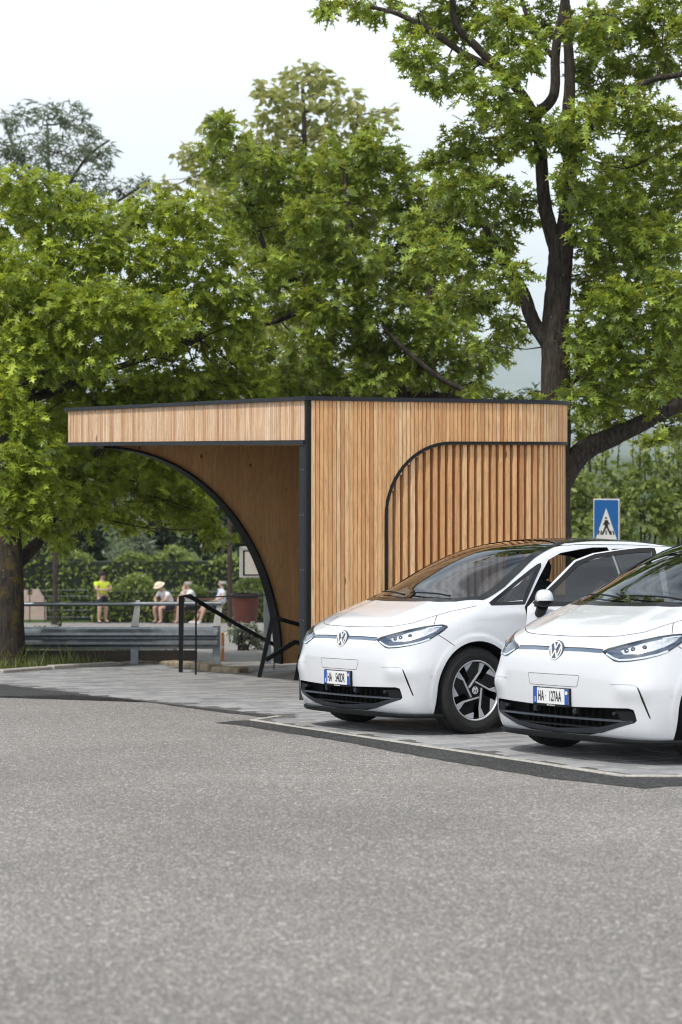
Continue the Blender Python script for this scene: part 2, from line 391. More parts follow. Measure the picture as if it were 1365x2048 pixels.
def put(name, me, mat, t, z0, z1, dy):
    o = link_mesh(name, me, mat, pav); p, a = rpath(t); nrm = Vector((-math.sin(a), math.cos(a)))
    q = p+nrm*dy; o.location = (q.x, q.y, z0); o.rotation_euler = (0, 0, a); o.scale = (1, 1, z1-z0); return o
t = 0.052; PIT = 0.0535; r2 = random.Random(9)
while t < TS+RR*math.pi/2+1.2:
    z0 = rimz(t-0.02); z0 = -0.75 if z0 < -100 else z0-0.02
    put('slat', sl, M['slat'], t, z0, TOP, -0.024+r2.uniform(-.001, .001)); t += PIT
t = TA+0.075
while t < TS+RR*math.pi/2+1.2:
    put('fin', fn, M['slat'], t, -0.8, rimz(t-0.026)+0.0, 0.0); t += 0.1005
y = 0.05
while y < LL-0.02:
    o = link_mesh('slat', sl2, M['fascia_slat'], pav); o.location = (-0.026+r2.uniform(-.001, .001), y, SOF+0.012); o.rotation_euler = (0, 0, -math.pi/2); o.scale = (1, 1, TOP-SOF-0.012); y += 0.0495
# sheathing behind the slats and behind the fins
mb = MB()
def strip(t0, t1, z0f, z1f, dy, th, n):
    for i in range(n):
        a, b = t0+(t1-t0)*i/n, t0+(t1-t0)*(i+1)/n
        (pa, aa), (pb, ab) = rpath(a), rpath(b)
        na = Vector((-math.sin(aa), math.cos(aa))); nb = Vector((-math.sin(ab), math.cos(ab)))
        q = [pa+na*dy, pb+nb*dy, pb+nb*(dy+th), pa+na*(dy+th)]; z0a, z0b = z0f(a), z0f(b); z1a, z1b = z1f(a), z1f(b)
        vs = [(q[0].x, q[0].y, z0a), (q[1].x, q[1].y, z0b), (q[2].x, q[2].y, z0b), (q[3].x, q[3].y, z0a), (q[0].x, q[0].y, z1a), (q[1].x, q[1].y, z1b), (q[2].x, q[2].y, z1b), (q[3].x, q[3].y, z1a)]
        mb.add(vs, [(0,3,2,1),(4,5,6,7),(0,1,5,4),(1,2,6,5),(2,3,7,6),(3,0,4,7)])
strip(0.05, TA, lambda t: -0.75, lambda t: TOP, 0.003, 0.08, 1)
strip(TA, TS, lambda t: max(rimz(t), 0), lambda t: TOP, 0.003, 0.08, 40); strip(TS, TS+RR*math.pi/2+1.2, lambda t: ZR, lambda t: TOP, 0.003, 0.08, 22)
strip(TA, TS+RR*math.pi/2+1.2, lambda t: -0.8, lambda t: ZR, 0.102, 0.03, 40)
mb.build('sheathing', M['backing'], pav)
# dark rim drawn round the recess
mb = MB(); ts = [TA]*1; rim = [(TA, -0.75), (TA, 0.5), (TA, ZR-AB)]
for i in range(1, 15):
    a = i/15*math.pi/2; rim.append((TA+AA-AA*math.cos(a), ZR-AB+AB*math.sin(a)))
tt = TA+AA
while tt < TS+RR*math.pi/2+1.2: rim.append((tt, ZR)); tt += 0.1
def ribbon(pts, w, dy0, dy1):
    n = len(pts); vs = []; fs = []
    for i, (t, z) in enumerate(pts):
        a = pts[max(i-1, 0)]; b = pts[min(i+1, n-1)]; d = Vector((b[0]-a[0], b[1]-a[1])).normalized(); nx, nz = -d.y*w/2, d.x*w/2
        for (sx, dy) in ((1, dy0), (-1, dy0), (-1, dy1), (1, dy1)):
            p, an = rpath(t+sx*nx); nr = Vector((-math.sin(an), math.cos(an))); q = p+nr*dy; vs.append((q.x, q.y, z+sx*nz))
    for i in range(n-1):
        for k in range(4): k2 = (k+1) % 4; fs.append((i*4+k, i*4+k2, (i+1)*4+k2, (i+1)*4+k))
    mb.add(vs, fs)
ribbon(rim, 0.036, -0.034, 0.02); mb.build('arch_rim', M['black_metal'], pav, sm=40)
# corner column, fascia trims, coping, roof
mb = MB(); mb.box(-0.034, -0.004, -0.030, 0.02, -0.6, TOP); mb.build('corner_trim', M['black_metal'], pav)
mb = MB(); mb.box(-0.003, 0.026, -0.024, -0.005, -0.6, TOP-0.001); mb.build('corner_trim', M['backing'], pav)
mb = MB(); mb.box(-0.030, 0.03, 0.021, 0.145, -0.6, SOF-0.045, bev=0.003); col_ = mb.build('steel_column', M['coping'], pav)
mb = MB()
for z in (0.1, 0.75, 1.3, 1.9, 2.4):
    for yy in (0.05, 0.12): mb.lathe([(0.007, 0), (0.007, 0.004), (0.0, 0.005)], 8, Matrix.Translation((-0.0305, yy, z)) @ Matrix.Rotation(-math.pi/2, 4, 'Y'))
mb.build('bolt', M['galv'], col_)
mb = MB(); mb.box(-0.05, 0.02, 0.025, LL+0.03, SOF-0.038, SOF+0.008); mb.build('fascia_trim', M['coping'], pav)
mb = MB()
def edge_strip(z0, z1, dy0, dy1):
    N = 24; L2 = TS+RR*math.pi/2+1.2; pts = [rpath(TS*i/4)[:] for i in range(4)]+[rpath(TS+(L2-TS)*i/N) for i in range(N+1)]
    vs = []; fs = []
    for i, (p, a) in enumerate(pts):
        nr = Vector((-math.sin(a), math.cos(a)))
        for dy, z in ((dy0, z0), (dy1, z0), (dy1, z1), (dy0, z1)):
            q = p+nr*dy
            if i == 0: q.x = -0.062
            vs.append((q.x, q.y, z))
    for i in range(len(pts)-1):
        for k in range(4): k2 = (k+1) % 4; fs.append((i*4+k, i*4+k2, (i+1)*4+k2, (i+1)*4+k))
    fs.append((0, 1, 2, 3)); mb.add(vs, fs)
edge_strip(TOP+0.001, TOP+0.045, -0.045, 0.06); mb.build('coping', M['coping'], pav, sm=40)
mb = MB(); mb.box(-0.062, 0.04, 0.0605, LL+0.06, TOP+0.001, TOP+0.045); mb.build('coping', M['coping'], pav)
roof_pts = [(-0.02, 0.03)]+[(p.x, p.y+0.0) for p, a in [rpath(TS*i/2) for i in (1, 2)]]+[tuple(rpath(TS+RR*math.pi/2*i/10)[0]) for i in range(1, 11)]+[(TS+RR, LL), (-0.02, LL)]
mb = MB(); mb.prism([(x*0.999+0.004, y*0.997+0.008) for x, y in roof_pts], SOF+0.02, TOP+0.03); mb.build('roof', M['coping'], pav)
mb = MB(); mb.prism([(x*0.99+0.025, y*0.985+0.05) for x, y in roof_pts], SOF-0.03, SOF+0.019); mb.build('ceiling', M['clt'], pav)
mb = MB(); mb.box(0.0, TS+RR, LL+0.002, LL+0.05, SOF, TOP); mb.build('fascia_back', M['fascia_slat'], pav)
# inner board wall with the quarter arch
AX, AZ, AB0 = 2.72, 3.05, -0.40
arc = [(AX*math.cos(a), AB0+AZ*math.sin(a)) for a in [math.pi/2*i/40 for i in range(41)]]
wall = [(AX, AB0)]+arc[1:-1]+[(0.02, SOF-0.045), (0.02, SOF-0.032), (TS+RR-0.05, SOF-0.032), (TS+RR-0.05, AB0-0.25), (AX+0.02, AB0-0.25+0.25)]
wall = [(AX, AB0)]+arc[1:]+[(0.0, SOF-0.032), (TS+RR-0.05, SOF-0.032), (TS+RR-0.05, AB0)]
MW = Matrix(((1, 0, 0, 0), (0, 0, -1, LP2), (0, 1, 0, 0), (0, 0, 0, 1)))       # (x, z, depth) -> (x, LP2-depth, z)
bm = bmesh.new()
fr_ = [bm.verts.new((x, LP2, z)) for x, z in wall]; bk_ = [bm.verts.new((x, LP2+0.12, z)) for x, z in wall]
bm.faces.new(fr_); bm.faces.new(bk_[::-1])
for i in range(len(wall)): j = (i+1) % len(wall); bm.faces.new((fr_[i], bk_[i], bk_[j], fr_[j]))
bmesh.ops.recalc_face_normals(bm, faces=bm.faces[:]); bmesh.ops.triangulate(bm, faces=[f for f in bm.faces if len(f.verts) > 4])
me = bpy.data.meshes.new('inner_wall'); bm.to_mesh(me); bm.free(); link_mesh('inner_wall', me, M['clt'], pav)
mb = MB(); vs = []; fs = []
for i, (x, z) in enumerate(arc):
    nx, nz = x/AX/AX, (z-AB0)/AZ/AZ; l = math.hypot(nx, nz); nx /= l; nz /= l
    for off, yy in ((0.018, LP2-0.05), (0.018, LP2+0.17), (-0.014, LP2+0.17), (-0.014, LP2-0.05)): vs.append((x+nx*off, yy, z+nz*off))
for i in range(len(arc)-1):
    for k in range(4): k2 = (k+1) % 4; fs.append((i*4+k, i*4+k2, (i+1)*4+k2, (i+1)*4+k))
fs += [(0, 1, 2, 3), tuple(len(vs)-4+k for k in (3, 2, 1, 0))]
mb.add(vs, fs)
mb.build('arch_rim', M['black_metal'], pav, sm=40)
mb = MB(); mb.box(TS+RR-0.049, TS+RR-0.0, RR+0.8, LP2+0.1, -0.6, SOF-0.031); mb.build('back_wall', M['clt'], pav)

# ------------------------------------------------------------------ cars
def spl(pts):
    xs = np.array([p[0] for p in pts], float); ys = np.array([p[1] for p in pts], float); h = np.diff(xs); d = np.diff(ys)/h
    m = np.zeros(len(xs)); m[0] = d[0]; m[-1] = d[-1]
    for i in range(1, len(xs)-1): m[i] = 0 if d[i-1]*d[i] < 0 else (h[i]*d[i-1]+h[i-1]*d[i])/(h[i-1]+h[i])
    def fn(x):
        x = np.clip(x, xs[0], xs[-1]); i = np.clip(np.searchsorted(xs, x)-1, 0, len(h)-1); t = (x-xs[i])/h[i]
        return ys[i]*(1+2*t)*(1-t)**2+h[i]*m[i]*t*(1-t)**2+ys[i+1]*t*t*(3-2*t)+h[i]*m[i+1]*t*t*(t-1)
    return fn
ZT = spl([(-3.6, 1.27), (-3.2, 1.43), (-2.8, 1.50), (-2.3, 1.56), (-1.8, 1.588), (-1.5, 1.586), (-1.25, 1.572), (-1.02, 1.543), (-.8, 1.505), (-.5, 1.400), (-.2, 1.246), (-.0, 1.118), (.13, 1.045), (.22, 1.012), (.35, .970), (.48, .922), (.62, .860), (.72, .80), (.785, .72), (.92, .55)])
XN = spl([(.05, .62), (.14, .70), (.21, .75), (.34, .78), (.5, .788), (.62, .783), (.72, .760), (.80, .71), (.9, .59), (1.1, .27)])
WB = spl([(.05, .79), (.2, .842), (.3, .870), (.45, .888), (.6, .891), (.75, .882), (.88, .864), (.95, .848), (1.0, .822), (1.1, .775), (1.25, .712), (1.4, .650), (1.5, .602), (1.65, .52)])
CA = spl([(-3.6, .04), (-1.8, .037), (-1.25, .042), (-1.02, .052), (-.8, .080), (-.5, .098), (-.2, .086), (.0, .038), (.13, .014), (.25, .012), (.5, .02), (1.0, .03)])
CB = spl([(-3.6, .02), (-1.0, .03), (-.1, .06), (.2, .09), (1.0, .10)])
XR = spl([(.05, -3.36), (.3, -3.43), (.6, -3.44), (.85, -3.42), (1.0, -3.40), (1.2, -3.32), (1.4, -3.20), (1.6, -3.1)])
def sst(a, b, x): t = np.clip((x-a)/(b-a), 0, 1); return t*t*(3-2*t)
def smax(a, b, k): h = np.maximum(k-np.abs(a-b), 0)/k; return np.maximum(a, b)+h*h*k/4
def car_f(x, y, z):
    ay = np.abs(y); ws = WB(z)
    for xw in (0.06, -2.77):
        r = np.hypot(x-xw, z-.345); ws = ws+.011*sst(.452, .434, r)+.012*np.exp(-((r-.40)/.13)**2)
    ws = ws-.022*np.exp(-((z-.40)/.13)**2)*sst(-.45, -.7, x)*sst(-2.35, -2.1, x)
    side = (ay-ws)*.97
    # nose: the corners are drawn back, with a flatter lower corner that carries the air slit
    xf = XN(z)-.052*(ay/.6)**2-(.20+.17*sst(.5, .78, z))*(ay/.9)**8+.022*np.exp(-((z-.50)/.07)**2)*sst(.52, .66, ay)*sst(.86, .76, ay)
    front = (x-xf)/np.sqrt(1+(.29*ay+3.6*ay**7)**2)
    zt = ZT(x)-CA(x)*(ay/.6)**2-CB(x)*(ay/.88)**6
    zt = zt+.012*sst(.50, .36, ay)*sst(-.05, .1, x)*sst(.72, .5, x)            # raised middle of the bonnet
    top = (z-zt)*np.where(x > -.06, .96, np.where(x > -1.0, .88, .99))
    xr = XR(z)+.07*(ay/.6)**2+.16*(ay/.88)**6
    rear = xr-x
    f = smax(smax(side, front, .10), rear, .10); f = smax(f, top, .055)
    return smax(f, .150-z, .03)

def surface_nets(fn, lo, hi, h, newton=2):
    ax = [np.arange(lo[i], hi[i]+h, h) for i in range(3)]
    X, Y, Z = np.meshgrid(*ax, indexing='ij', sparse=True); D = fn(X, Y, Z).astype(np.float32); D = np.broadcast_to(D, tuple(len(a) for a in ax))
    S = D < 0; n = [d-1 for d in D.shape]
    cnt = np.zeros(n, np.int8)
    for a in (0, 1):
        for b in (0, 1):
            for c in (0, 1): cnt += S[a:a+n[0], b:b+n[1], c:c+n[2]]
    act = (cnt > 0) & (cnt < 8); idx = -np.ones(n, np.int64); ii = np.argwhere(act); idx[act] = np.arange(len(ii))
    P = np.zeros((len(ii), 3)); Wt = np.zeros(len(ii))
    def val(o): return D[ii[:, 0]+o[0], ii[:, 1]+o[1], ii[:, 2]+o[2]]
    for d in range(3):
        for a in (0, 1):
            for b in (0, 1):
                o = [0, 0, 0]; e = [q for q in range(3) if q != d]; o[e[0]] = a; o[e[1]] = b
                v0 = val(o); o1 = list(o); o1[d] = 1; v1 = val(o1); m = (v0 < 0) != (v1 < 0)
                t = np.where(m, v0/np.where(m, v0-v1, 1), 0)
                q = np.zeros((len(ii), 3)); q[:] = o; q[:, d] = t; P += q*m[:, None]; Wt += m
    P = (ii+P/Wt[:, None])*h+np.array([a[0] for a in ax])
    faces = []
    for d in range(3):
        e = [q for q in range(3) if q != d]
        sl0 = [slice(1, n[q]) for q in range(3)]; sl0[d] = slice(0, n[d]); sl1 = list(sl0); sl1[d] = slice(1, n[d]+1)
        s0 = S[tuple(sl0)]; s1 = S[tuple(sl1)]; ch = np.argwhere(s0 != s1); inn = s0[tuple(ch.T)]
        base = ch.copy(); base[:, e[0]] += 1; base[:, e[1]] += 1
        def g(da, db):
            q = base.copy(); q[:, e[0]] += da; q[:, e[1]] += db; return idx[q[:, 0], q[:, 1], q[:, 2]]
        quad = np.stack([g(-1, -1), g(0, -1), g(0, 0), g(-1, 0)], 1); flip = inn if d != 1 else ~inn
        quad[~flip] = quad[~flip][:, ::-1]; faces.append(quad)
    Fc = np.concatenate(faces)
    for _ in range(newton):
        e = 1e-4; x, y, z = P.T; f0 = fn(x, y, z)
        gx = np.stack([(fn(x+e, y, z)-f0)/e, (fn(x, y+e, z)-f0)/e, (fn(x, y, z+e)-f0)/e], 1)
        P = P-np.clip(f0/np.maximum((gx**2).sum(1), .2), -h, h)[:, None]*gx
    return P, Fc

CPSI = math.radians(54.7)
def car_matrix(x, y, psi=CPSI):
    n = pn; f = Vector((-math.sin(psi), -math.cos(psi), 0)); f = (f-n*f.dot(n)).normalized(); l = n.cross(f)
    m = Matrix((f, l, n)).transposed().to_4x4(); m.translation = Vector((x, y, gz(y)+0.006)); return m
CM1 = car_matrix(0.622, 16.255); CM2 = car_matrix(2.098, 13.854); CMI1 = CM1.inverted()
BP, BF = surface_nets(car_f, (-3.6, -1.0031, .08), (.95, 1.0, 1.66), .0165)
BVH = BVHTree.FromPolygons([tuple(p) for p in BP], [tuple(int(i) for i in f) for f in BF])
def car_px(px, py):
    """where the line of sight through a photo pixel meets the bodywork, in car coordinates"""
    o = CMI1 @ Vector((0, 0, CAMZ)); d = (CMI1 @ Vector(((px-CX)/F, 1, CAMZ+(HY-py)/F))-o).normalized()
    h = BVH.ray_cast(o, d); return (h[0], h[1]) if h[0] is not None else None

M['paint'] = plain('white car paint', (0.665, 0.685, 0.72), 0.24, vary=0.015, coat=1.0, coatr=0.04, spec=0.5)
M['gloss_black'] = plain('gloss black', (0.005, 0.005, 0.006), 0.18, vary=0.1, spec=0.5)
M['trim_black'] = plain('matt black plastic', (0.011, 0.012, 0.013), 0.6, vary=0.15, spec=0.2)
M['grille'] = plain('slate grey plastic', (0.026, 0.033, 0.043), 0.45, vary=0.12)
M['void'] = plain('black void', (0.004, 0.004, 0.004), 0.9)
M['interior'] = plain('dark cabin lining', (0.012, 0.012, 0.013), 0.8)
M['interior_mid'] = plain('dark grey seat cloth', (0.03, 0.032, 0.036), 0.85)
M['gap'] = plain('shut line shadow gap', (0.02, 0.02, 0.022), 0.8)
M['tyre'] = plain('tyre rubber', (0.016, 0.016, 0.0165), 0.75, vary=0.25, scale=20)
M['alloy'] = plain('machined alloy', (0.60, 0.62, 0.65), 0.35, metal=0.35, vary=0.08)
M['chrome'] = plain('bright chrome', (0.78, 0.79, 0.80), 0.15, metal=0.9, vary=0.05)
M['steel'] = plain('brushed disc steel', (0.06, 0.06, 0.062), 0.4, metal=0.9)
M['plate'] = plain('number plate white', (0.74, 0.75, 0.76), 0.45, vary=0.03)
M['plate_blue'] = plain('number plate blue', (0.012, 0.085, 0.40), 0.45, vary=0.05)
M['ink'] = plain('black lettering', (0.012, 0.012, 0.013), 0.5)
M['white_ink'] = plain('white lettering', (0.75, 0.75, 0.75), 0.5, vary=0.03)
M['strip'] = plain('slate blue light strip', (0.10, 0.15, 0.22), 0.2, vary=0.05, coat=1.0)
M['reflector'] = plain('lamp reflector', (0.80, 0.83, 0.87), 0.22, metal=0.6, vary=0.25, scale=30)
M['lamp_dark'] = plain('lamp inner bezel', (0.035, 0.055, 0.10), 0.15, vary=0.2, coat=1.0)
M['drl'] = plain('clear light guide', (0.74, 0.80, 0.88), 0.2, vary=0.05, coat=1.0)
M['red_lens'] = plain('red lamp lens', (0.30, 0.01, 0.01), 0.15, vary=0.1, coat=1.0)
def glass_mat(name, tint, ior=1.52):
    t = NT(name); tr = t.new('BsdfTransparent'); tr.inputs[0].default_value = (*tint, 1); gl = t.new('BsdfGlossy'); gl.inputs['Roughness'].default_value = 0.012; gl.inputs[0].default_value = (0.95, 0.97, 1, 1)
    fr = t.new('Fresnel', IOR=ior); bf = t.new('NewGeometry').outputs['Backfacing']; io = t.new('Math', operation='MULTIPLY_ADD'); io.inputs[1].default_value = 1/ior-ior; io.inputs[2].default_value = ior; t.ln(bf, io.inputs[0]); t.ln(io.outputs[0], fr.inputs['IOR']); v = t.coord('Object'); n = t.noise(v, 2.5, 3, 0.5)
    bp = t.new('Bump', Strength=0.02, Distance=0.02); t.ln(n, bp.inputs['Height']); t.ln(bp.outputs[0], gl.inputs['Normal']); t.ln(bp.outputs[0], fr.inputs['Normal'])
    mul = t.new('Math', operation='MULTIPLY_ADD'); mul.inputs[1].default_value = 1.35; mul.inputs[2].default_value = 0.02; t.ln(fr.outputs[0], mul.inputs[0]); mul.use_clamp = True
    ms = t.new('MixShader'); t.ln(mul.outputs[0], ms.inputs[0]); t.ln(tr.outputs[0], ms.inputs[1]); t.ln(gl.outputs[0], ms.inputs[2]); t.ln(ms.outputs[0], t.out.inputs['Surface']); return t.m
M['glass'] = glass_mat('car window glass', (0.36, 0.39, 0.39)); M['glass_tint'] = glass_mat('tinted rear glass', (0.45, 0.47, 0.46)); M['lens'] = glass_mat('clear lamp lens', (0.93, 0.95, 0.97))

def grad(P, e=1e-4):
    x, y, z = P.T; f0 = car_f(x, y, z); g = np.stack([(car_f(x+e, y, z)-f0)/e, (car_f(x, y+e, z)-f0)/e, (car_f(x, y, z+e)-f0)/e], 1)
    return g/np.linalg.norm(g, axis=1)[:, None]
def cdt(poly, step):
    poly = [Vector(p) for p in poly]; P2 = [tuple(p) for p in poly]; bd = []
    for i, p in enumerate(poly):
        q = poly[(i+1) % len(poly)]; n = max(1, int((q-p).length/step))
        for k in range(n): bd.append(p+(q-p)*(k/n))
    x0 = min(p.x for p in bd); x1 = max(p.x for p in bd); y0 = min(p.y for p in bd); y1 = max(p.y for p in bd); inn = []
    yy = y0+step*.5; row = 0
    while yy < y1:
        xx = x0+step*(.25+.5*(row % 2))
        while xx < x1:
            c = Vector((xx, yy))
            if inside(c, P2) and min((c-b).length for b in bd) > step*.45: inn.append(c)
            xx += step
        yy += step*.87; row += 1
    vs = bd+inn; r = geometry.delaunay_2d_cdt(vs, [], [list(range(len(bd)))], 1, 1e-6)
    return r[0], r[2]
def cast(o, d):
    h = BVH.ray_cast(Vector(o), Vector(d)); return h[0]
CAMC = CMI1 @ Vector((0, 0, CAMZ))
CAST = {'px': lambda a, b: (car_px(a, b) or (None,))[0],
        'front': lambda a, b: cast((2, a, b), (-1, 0, 0)), 'side': lambda a, b: cast((a, 2, b), (0, -1, 0)), 'top': lambda a, b: cast((a, b, 3), (0, 0, -1))}
def patch(poly, view, off=0.002, step=None, mirror=None, solid=0.0):
    """a piece of skin that follows the bodywork inside an outline drawn in one view; returns (V, F)"""
    step = step or (7.0 if view == 'px' else 0.03)
    v2, fc = cdt(poly, step); hits = [CAST[view](p[0], p[1]) for p in v2]
    ok = [h is not None for h in hits]; fc = [f for f in fc if all(ok[i] for i in f)]
    V = np.array([tuple(h) if h is not None else (0, 0, 0) for h in hits]); Nn = grad(V); V = V+Nn*off
    nf = []
    for f in fc:
        a, b, c = (V[i] for i in f[:3])
        nf.append(tuple(f) if np.dot(np.cross(b-a, c-a), Nn[f[0]]) > 0 else tuple(f)[::-1])
    if mirror == 'y': V = V*np.array([1, -1, 1]); nf = [f[::-1] for f in nf]
    return V, nf
def skin(name, mats, parent, *pieces):
    mb = MB()
    for k, (V, fc) in enumerate(pieces): mb.add(V, fc)
    return mb.build(name, mats, parent, sm=60)
def ribbon_on(pts3, w, off):
    """a thin band lying on the bodywork along 3-D points"""
    P = np.array([tuple(p) for p in pts3]); N_ = grad(P); T = np.gradient(P, axis=0); T /= np.linalg.norm(T, axis=1)[:, None]+1e-12; B = np.cross(N_, T); B /= np.linalg.norm(B, axis=1)[:, None]+1e-12
    V = np.concatenate([P+N_*off+B*w/2, P+N_*off-B*w/2]); n = len(P); return V, [(i, i+1, n+i+1, n+i)[::-1] for i in range(n-1)]
def dense(pts, step):
    out = []
    for a, b in zip(pts[:-1], pts[1:]):
        n = max(1, int(math.dist(a, b)/step)); out += [(a[0]+(b[0]-a[0])*k/n, a[1]+(b[1]-a[1])*k/n) for k in range(n)]
    return out+[pts[-1]]
def line_on(pts, view, w, off=0.0012, step=None, mirror=None):
    hs = [CAST[view](*p) for p in dense(pts, step or (5 if view == 'px' else .02))]; hs = [h for h in hs if h is not None]
    V, fc = ribbon_on(hs, w, off)
    if mirror: V = V*np.array([1, -1, 1]); fc = [f[::-1] for f in fc]
    return V, fc
def Y0(h): return (h[1], h[2])
def ZA(*pts): return [(590+x/4.266, 1230+y/4.266) for x, y in pts]
def boolean(ob, cutter, op='DIFFERENCE'):
    md = ob.modifiers.new('b', 'BOOLEAN'); md.operation = op; md.object = cutter; md.solver = 'MANIFOLD'
    dg = bpy.context.evaluated_depsgraph_get(); me = bpy.data.meshes.new_from_object(ob.evaluated_get(dg))
    if len(me.polygons) < 10:
        bpy.data.meshes.remove(me); md.solver = 'EXACT'; dg = bpy.context.evaluated_depsgraph_get(); me = bpy.data.meshes.new_from_object(ob.evaluated_get(dg))
    ob.modifiers.remove(md); old = ob.data; ob.data = me; bpy.data.meshes.remove(old)
def temp(mb, mi):
    me = mb.mesh('t'); me.polygons.foreach_set('material_index', [mi]*len(me.polygons))
    for m in BMATS: me.materials.append(m)
    bm = bmesh.new(); bm.from_mesh(me); bmesh.ops.recalc_face_normals(bm, faces=bm.faces[:]); bm.to_mesh(me); bm.free()
    o = bpy.data.objects.new('t', me); COL.objects.link(o); return o
BMATS = [M['paint'], M['interior'], M['trim_black'], M['void']]
def solid_from(P, Fc, mi):
    me = bpy.data.meshes.new('body'); me.from_pydata(P.tolist(), [], Fc.tolist()); me.update()
    for m in BMATS: me.materials.append(m)
    me.polygons.foreach_set('material_index', [mi]*len(me.polygons)); o = bpy.data.objects.new('t', me); COL.objects.link(o); return o
def kill(o): me = o.data; bpy.data.objects.remove(o); bpy.data.meshes.remove(me)
def side_prism(poly, y0, y1):
    mb = MB(); mb.prism(poly, y0, y1, Matrix(((1, 0, 0, 0), (0, 0, 1, 0), (0, 1, 0, 0), (0, 0, 0, 1)))); return mb
def front_prism(poly, x0, x1):
    mb = MB(); mb.prism(poly, x0, x1, Matrix(((0, 0, 1, 0), (1, 0, 0, 0), (0, 1, 0, 0), (0, 0, 0, 1)))); return mb

# outlines in the side view (x, z)
DOOR = [(-.50, .26), (-.47, .45), (-.475, .80), (-.495, 1.0), (-.62, 1.115), (-.76, 1.255), (-.90, 1.388), (-1.06, 1.447), (-1.29, 1.480), (-1.45, 1.497), (-1.62, 1.500), (-1.64, 1.43), (-1.67, 1.0), (-1.65, .60), (-1.56, .32), (-1.51, .26)]
DWIN = [(-.555, 1.022), (-.66, 1.105), (-.80, 1.235), (-.925, 1.357), (-1.08, 1.417), (-1.30, 1.451), (-1.45, 1.467), (-1.56, 1.470), (-1.60, 1.035)]
QWIN = [(-.15, 1.028), (-.30, 1.103), (-.49, 1.202), (-.68, 1.297), (-.80, 1.352), (-.66, 1.205), (-.50, 1.035)]
RWIN = [(-1.71, 1.04), (-1.675, 1.472), (-2.0, 1.476), (-2.3, 1.452), (-2.58, 1.385), (-2.66, 1.28), (-2.58, 1.07)]
WS_T = [(.135, 0.0), (.13, .2), (.105, .4), (.035, .6), (-.115, .728), (-.345, .705), (-.545, .658), (-.78, .590), (-.985, .548), (-1.16, .515), (-1.235, .30), (-1.26, 0.0)]     # windscreen from above, left half
def sym(h): return h+[(x, -y) for x, y in h[::-1] if y > 1e-6]
def inset(poly, d):
    c = Vector((sum(p[0] for p in poly)/len(poly), sum(p[1] for p in poly)/len(poly))); return [tuple(c+(Vector(p)-c)*(1-d/max(.02, (Vector(p)-c).length))) for p in poly]

def build_car_meshes():
    R = {}
    body = solid_from(BP, BF, 0)
    cabf = lambda x, y, z: np.maximum(np.maximum(car_f(x, y, z)+.045, .40+.45*sst(-.55, -.42, x)-z), np.maximum(x-.22, -2.95-x))
    cp, cf = surface_nets(cabf, (-3.1, -.95, .33), (.30, .95, 1.62), .031, 0)
    cab = solid_from(cp, cf, 1); boolean(body, cab)
    for xw in (0.06, -2.77):
        for s in (-1, 1):
            arch = [(xw+.396*math.cos(a), .345+.392*math.sin(a)) for a in [math.pi*i/36 for i in range(37)]]+[(xw-.40, .0), (xw+.41, .0)]; c = temp(side_prism(arch, min(s*.56, s*1.2), max(s*.56, s*1.2)), 2); boolean(body, c); kill(c)
    # lower grille pocket
    g = [CAST['px'](*p) for p in ZA((480, 612), (860, 617), (895, 628), (908, 662), (919, 706), (905, 722), (690, 795))]
    gp = [Y0(h) for h in g]; zt, zb = gp[0][1], CAST['px'](*ZA((420, 792))[0])[2]
    half = [(0.0, zt)]+gp[1:]+[(0.30, zb-.002), (0.0, zb-.004)]
    R['grille'] = half; c = temp(front_prism([(y, z) for y, z in half]+[(-y, z) for y, z in half[::-1] if y > 1e-6], .615, 1.0), 2); boolean(body, c); kill(c)
    # air slits at the corners
    # windows and screen
    mb = MB(); mb.prism(sym(inset(WS_T[:1]+WS_T[1:], 0.0)), .9, 1.9); c = temp(mb, 2); boolean(body, c); kill(c)
    for poly in (QWIN, RWIN):
        for s in (-1, 1):
            c = temp(side_prism(inset(poly, .022), min(s*.40, s*1.1), max(s*.40, s*1.1)), 2); boolean(body, c); kill(c)
    # right door window only; the left front door is a piece of its own
    c = temp(side_prism(inset(DWIN, .022), -1.1, -.40), 2); boolean(body, c); kill(c)
    door = bpy.data.objects.new('t', body.data.copy()); COL.objects.link(door)
    c = temp(side_prism(DOOR, .36, 1.1), 1); boolean(body, c); kill(c)
    c = temp(side_prism(inset(DOOR, .004), .45, 1.05), 1); boolean(door, c, 'INTERSECT'); kill(c)
    c = temp(side_prism(inset(DWIN, .022), .40, 1.1), 2); boolean(door, c); kill(c)
    for o in (body, door): smooth(o.data, 32)
    R['body'] = body.data; R['door'] = door.data; bpy.data.objects.remove(body); bpy.data.objects.remove(door); kill(cab)
    return R
CR = build_car_meshes()
CR['body'].name = 'body'; CR['door'].name = 'door'

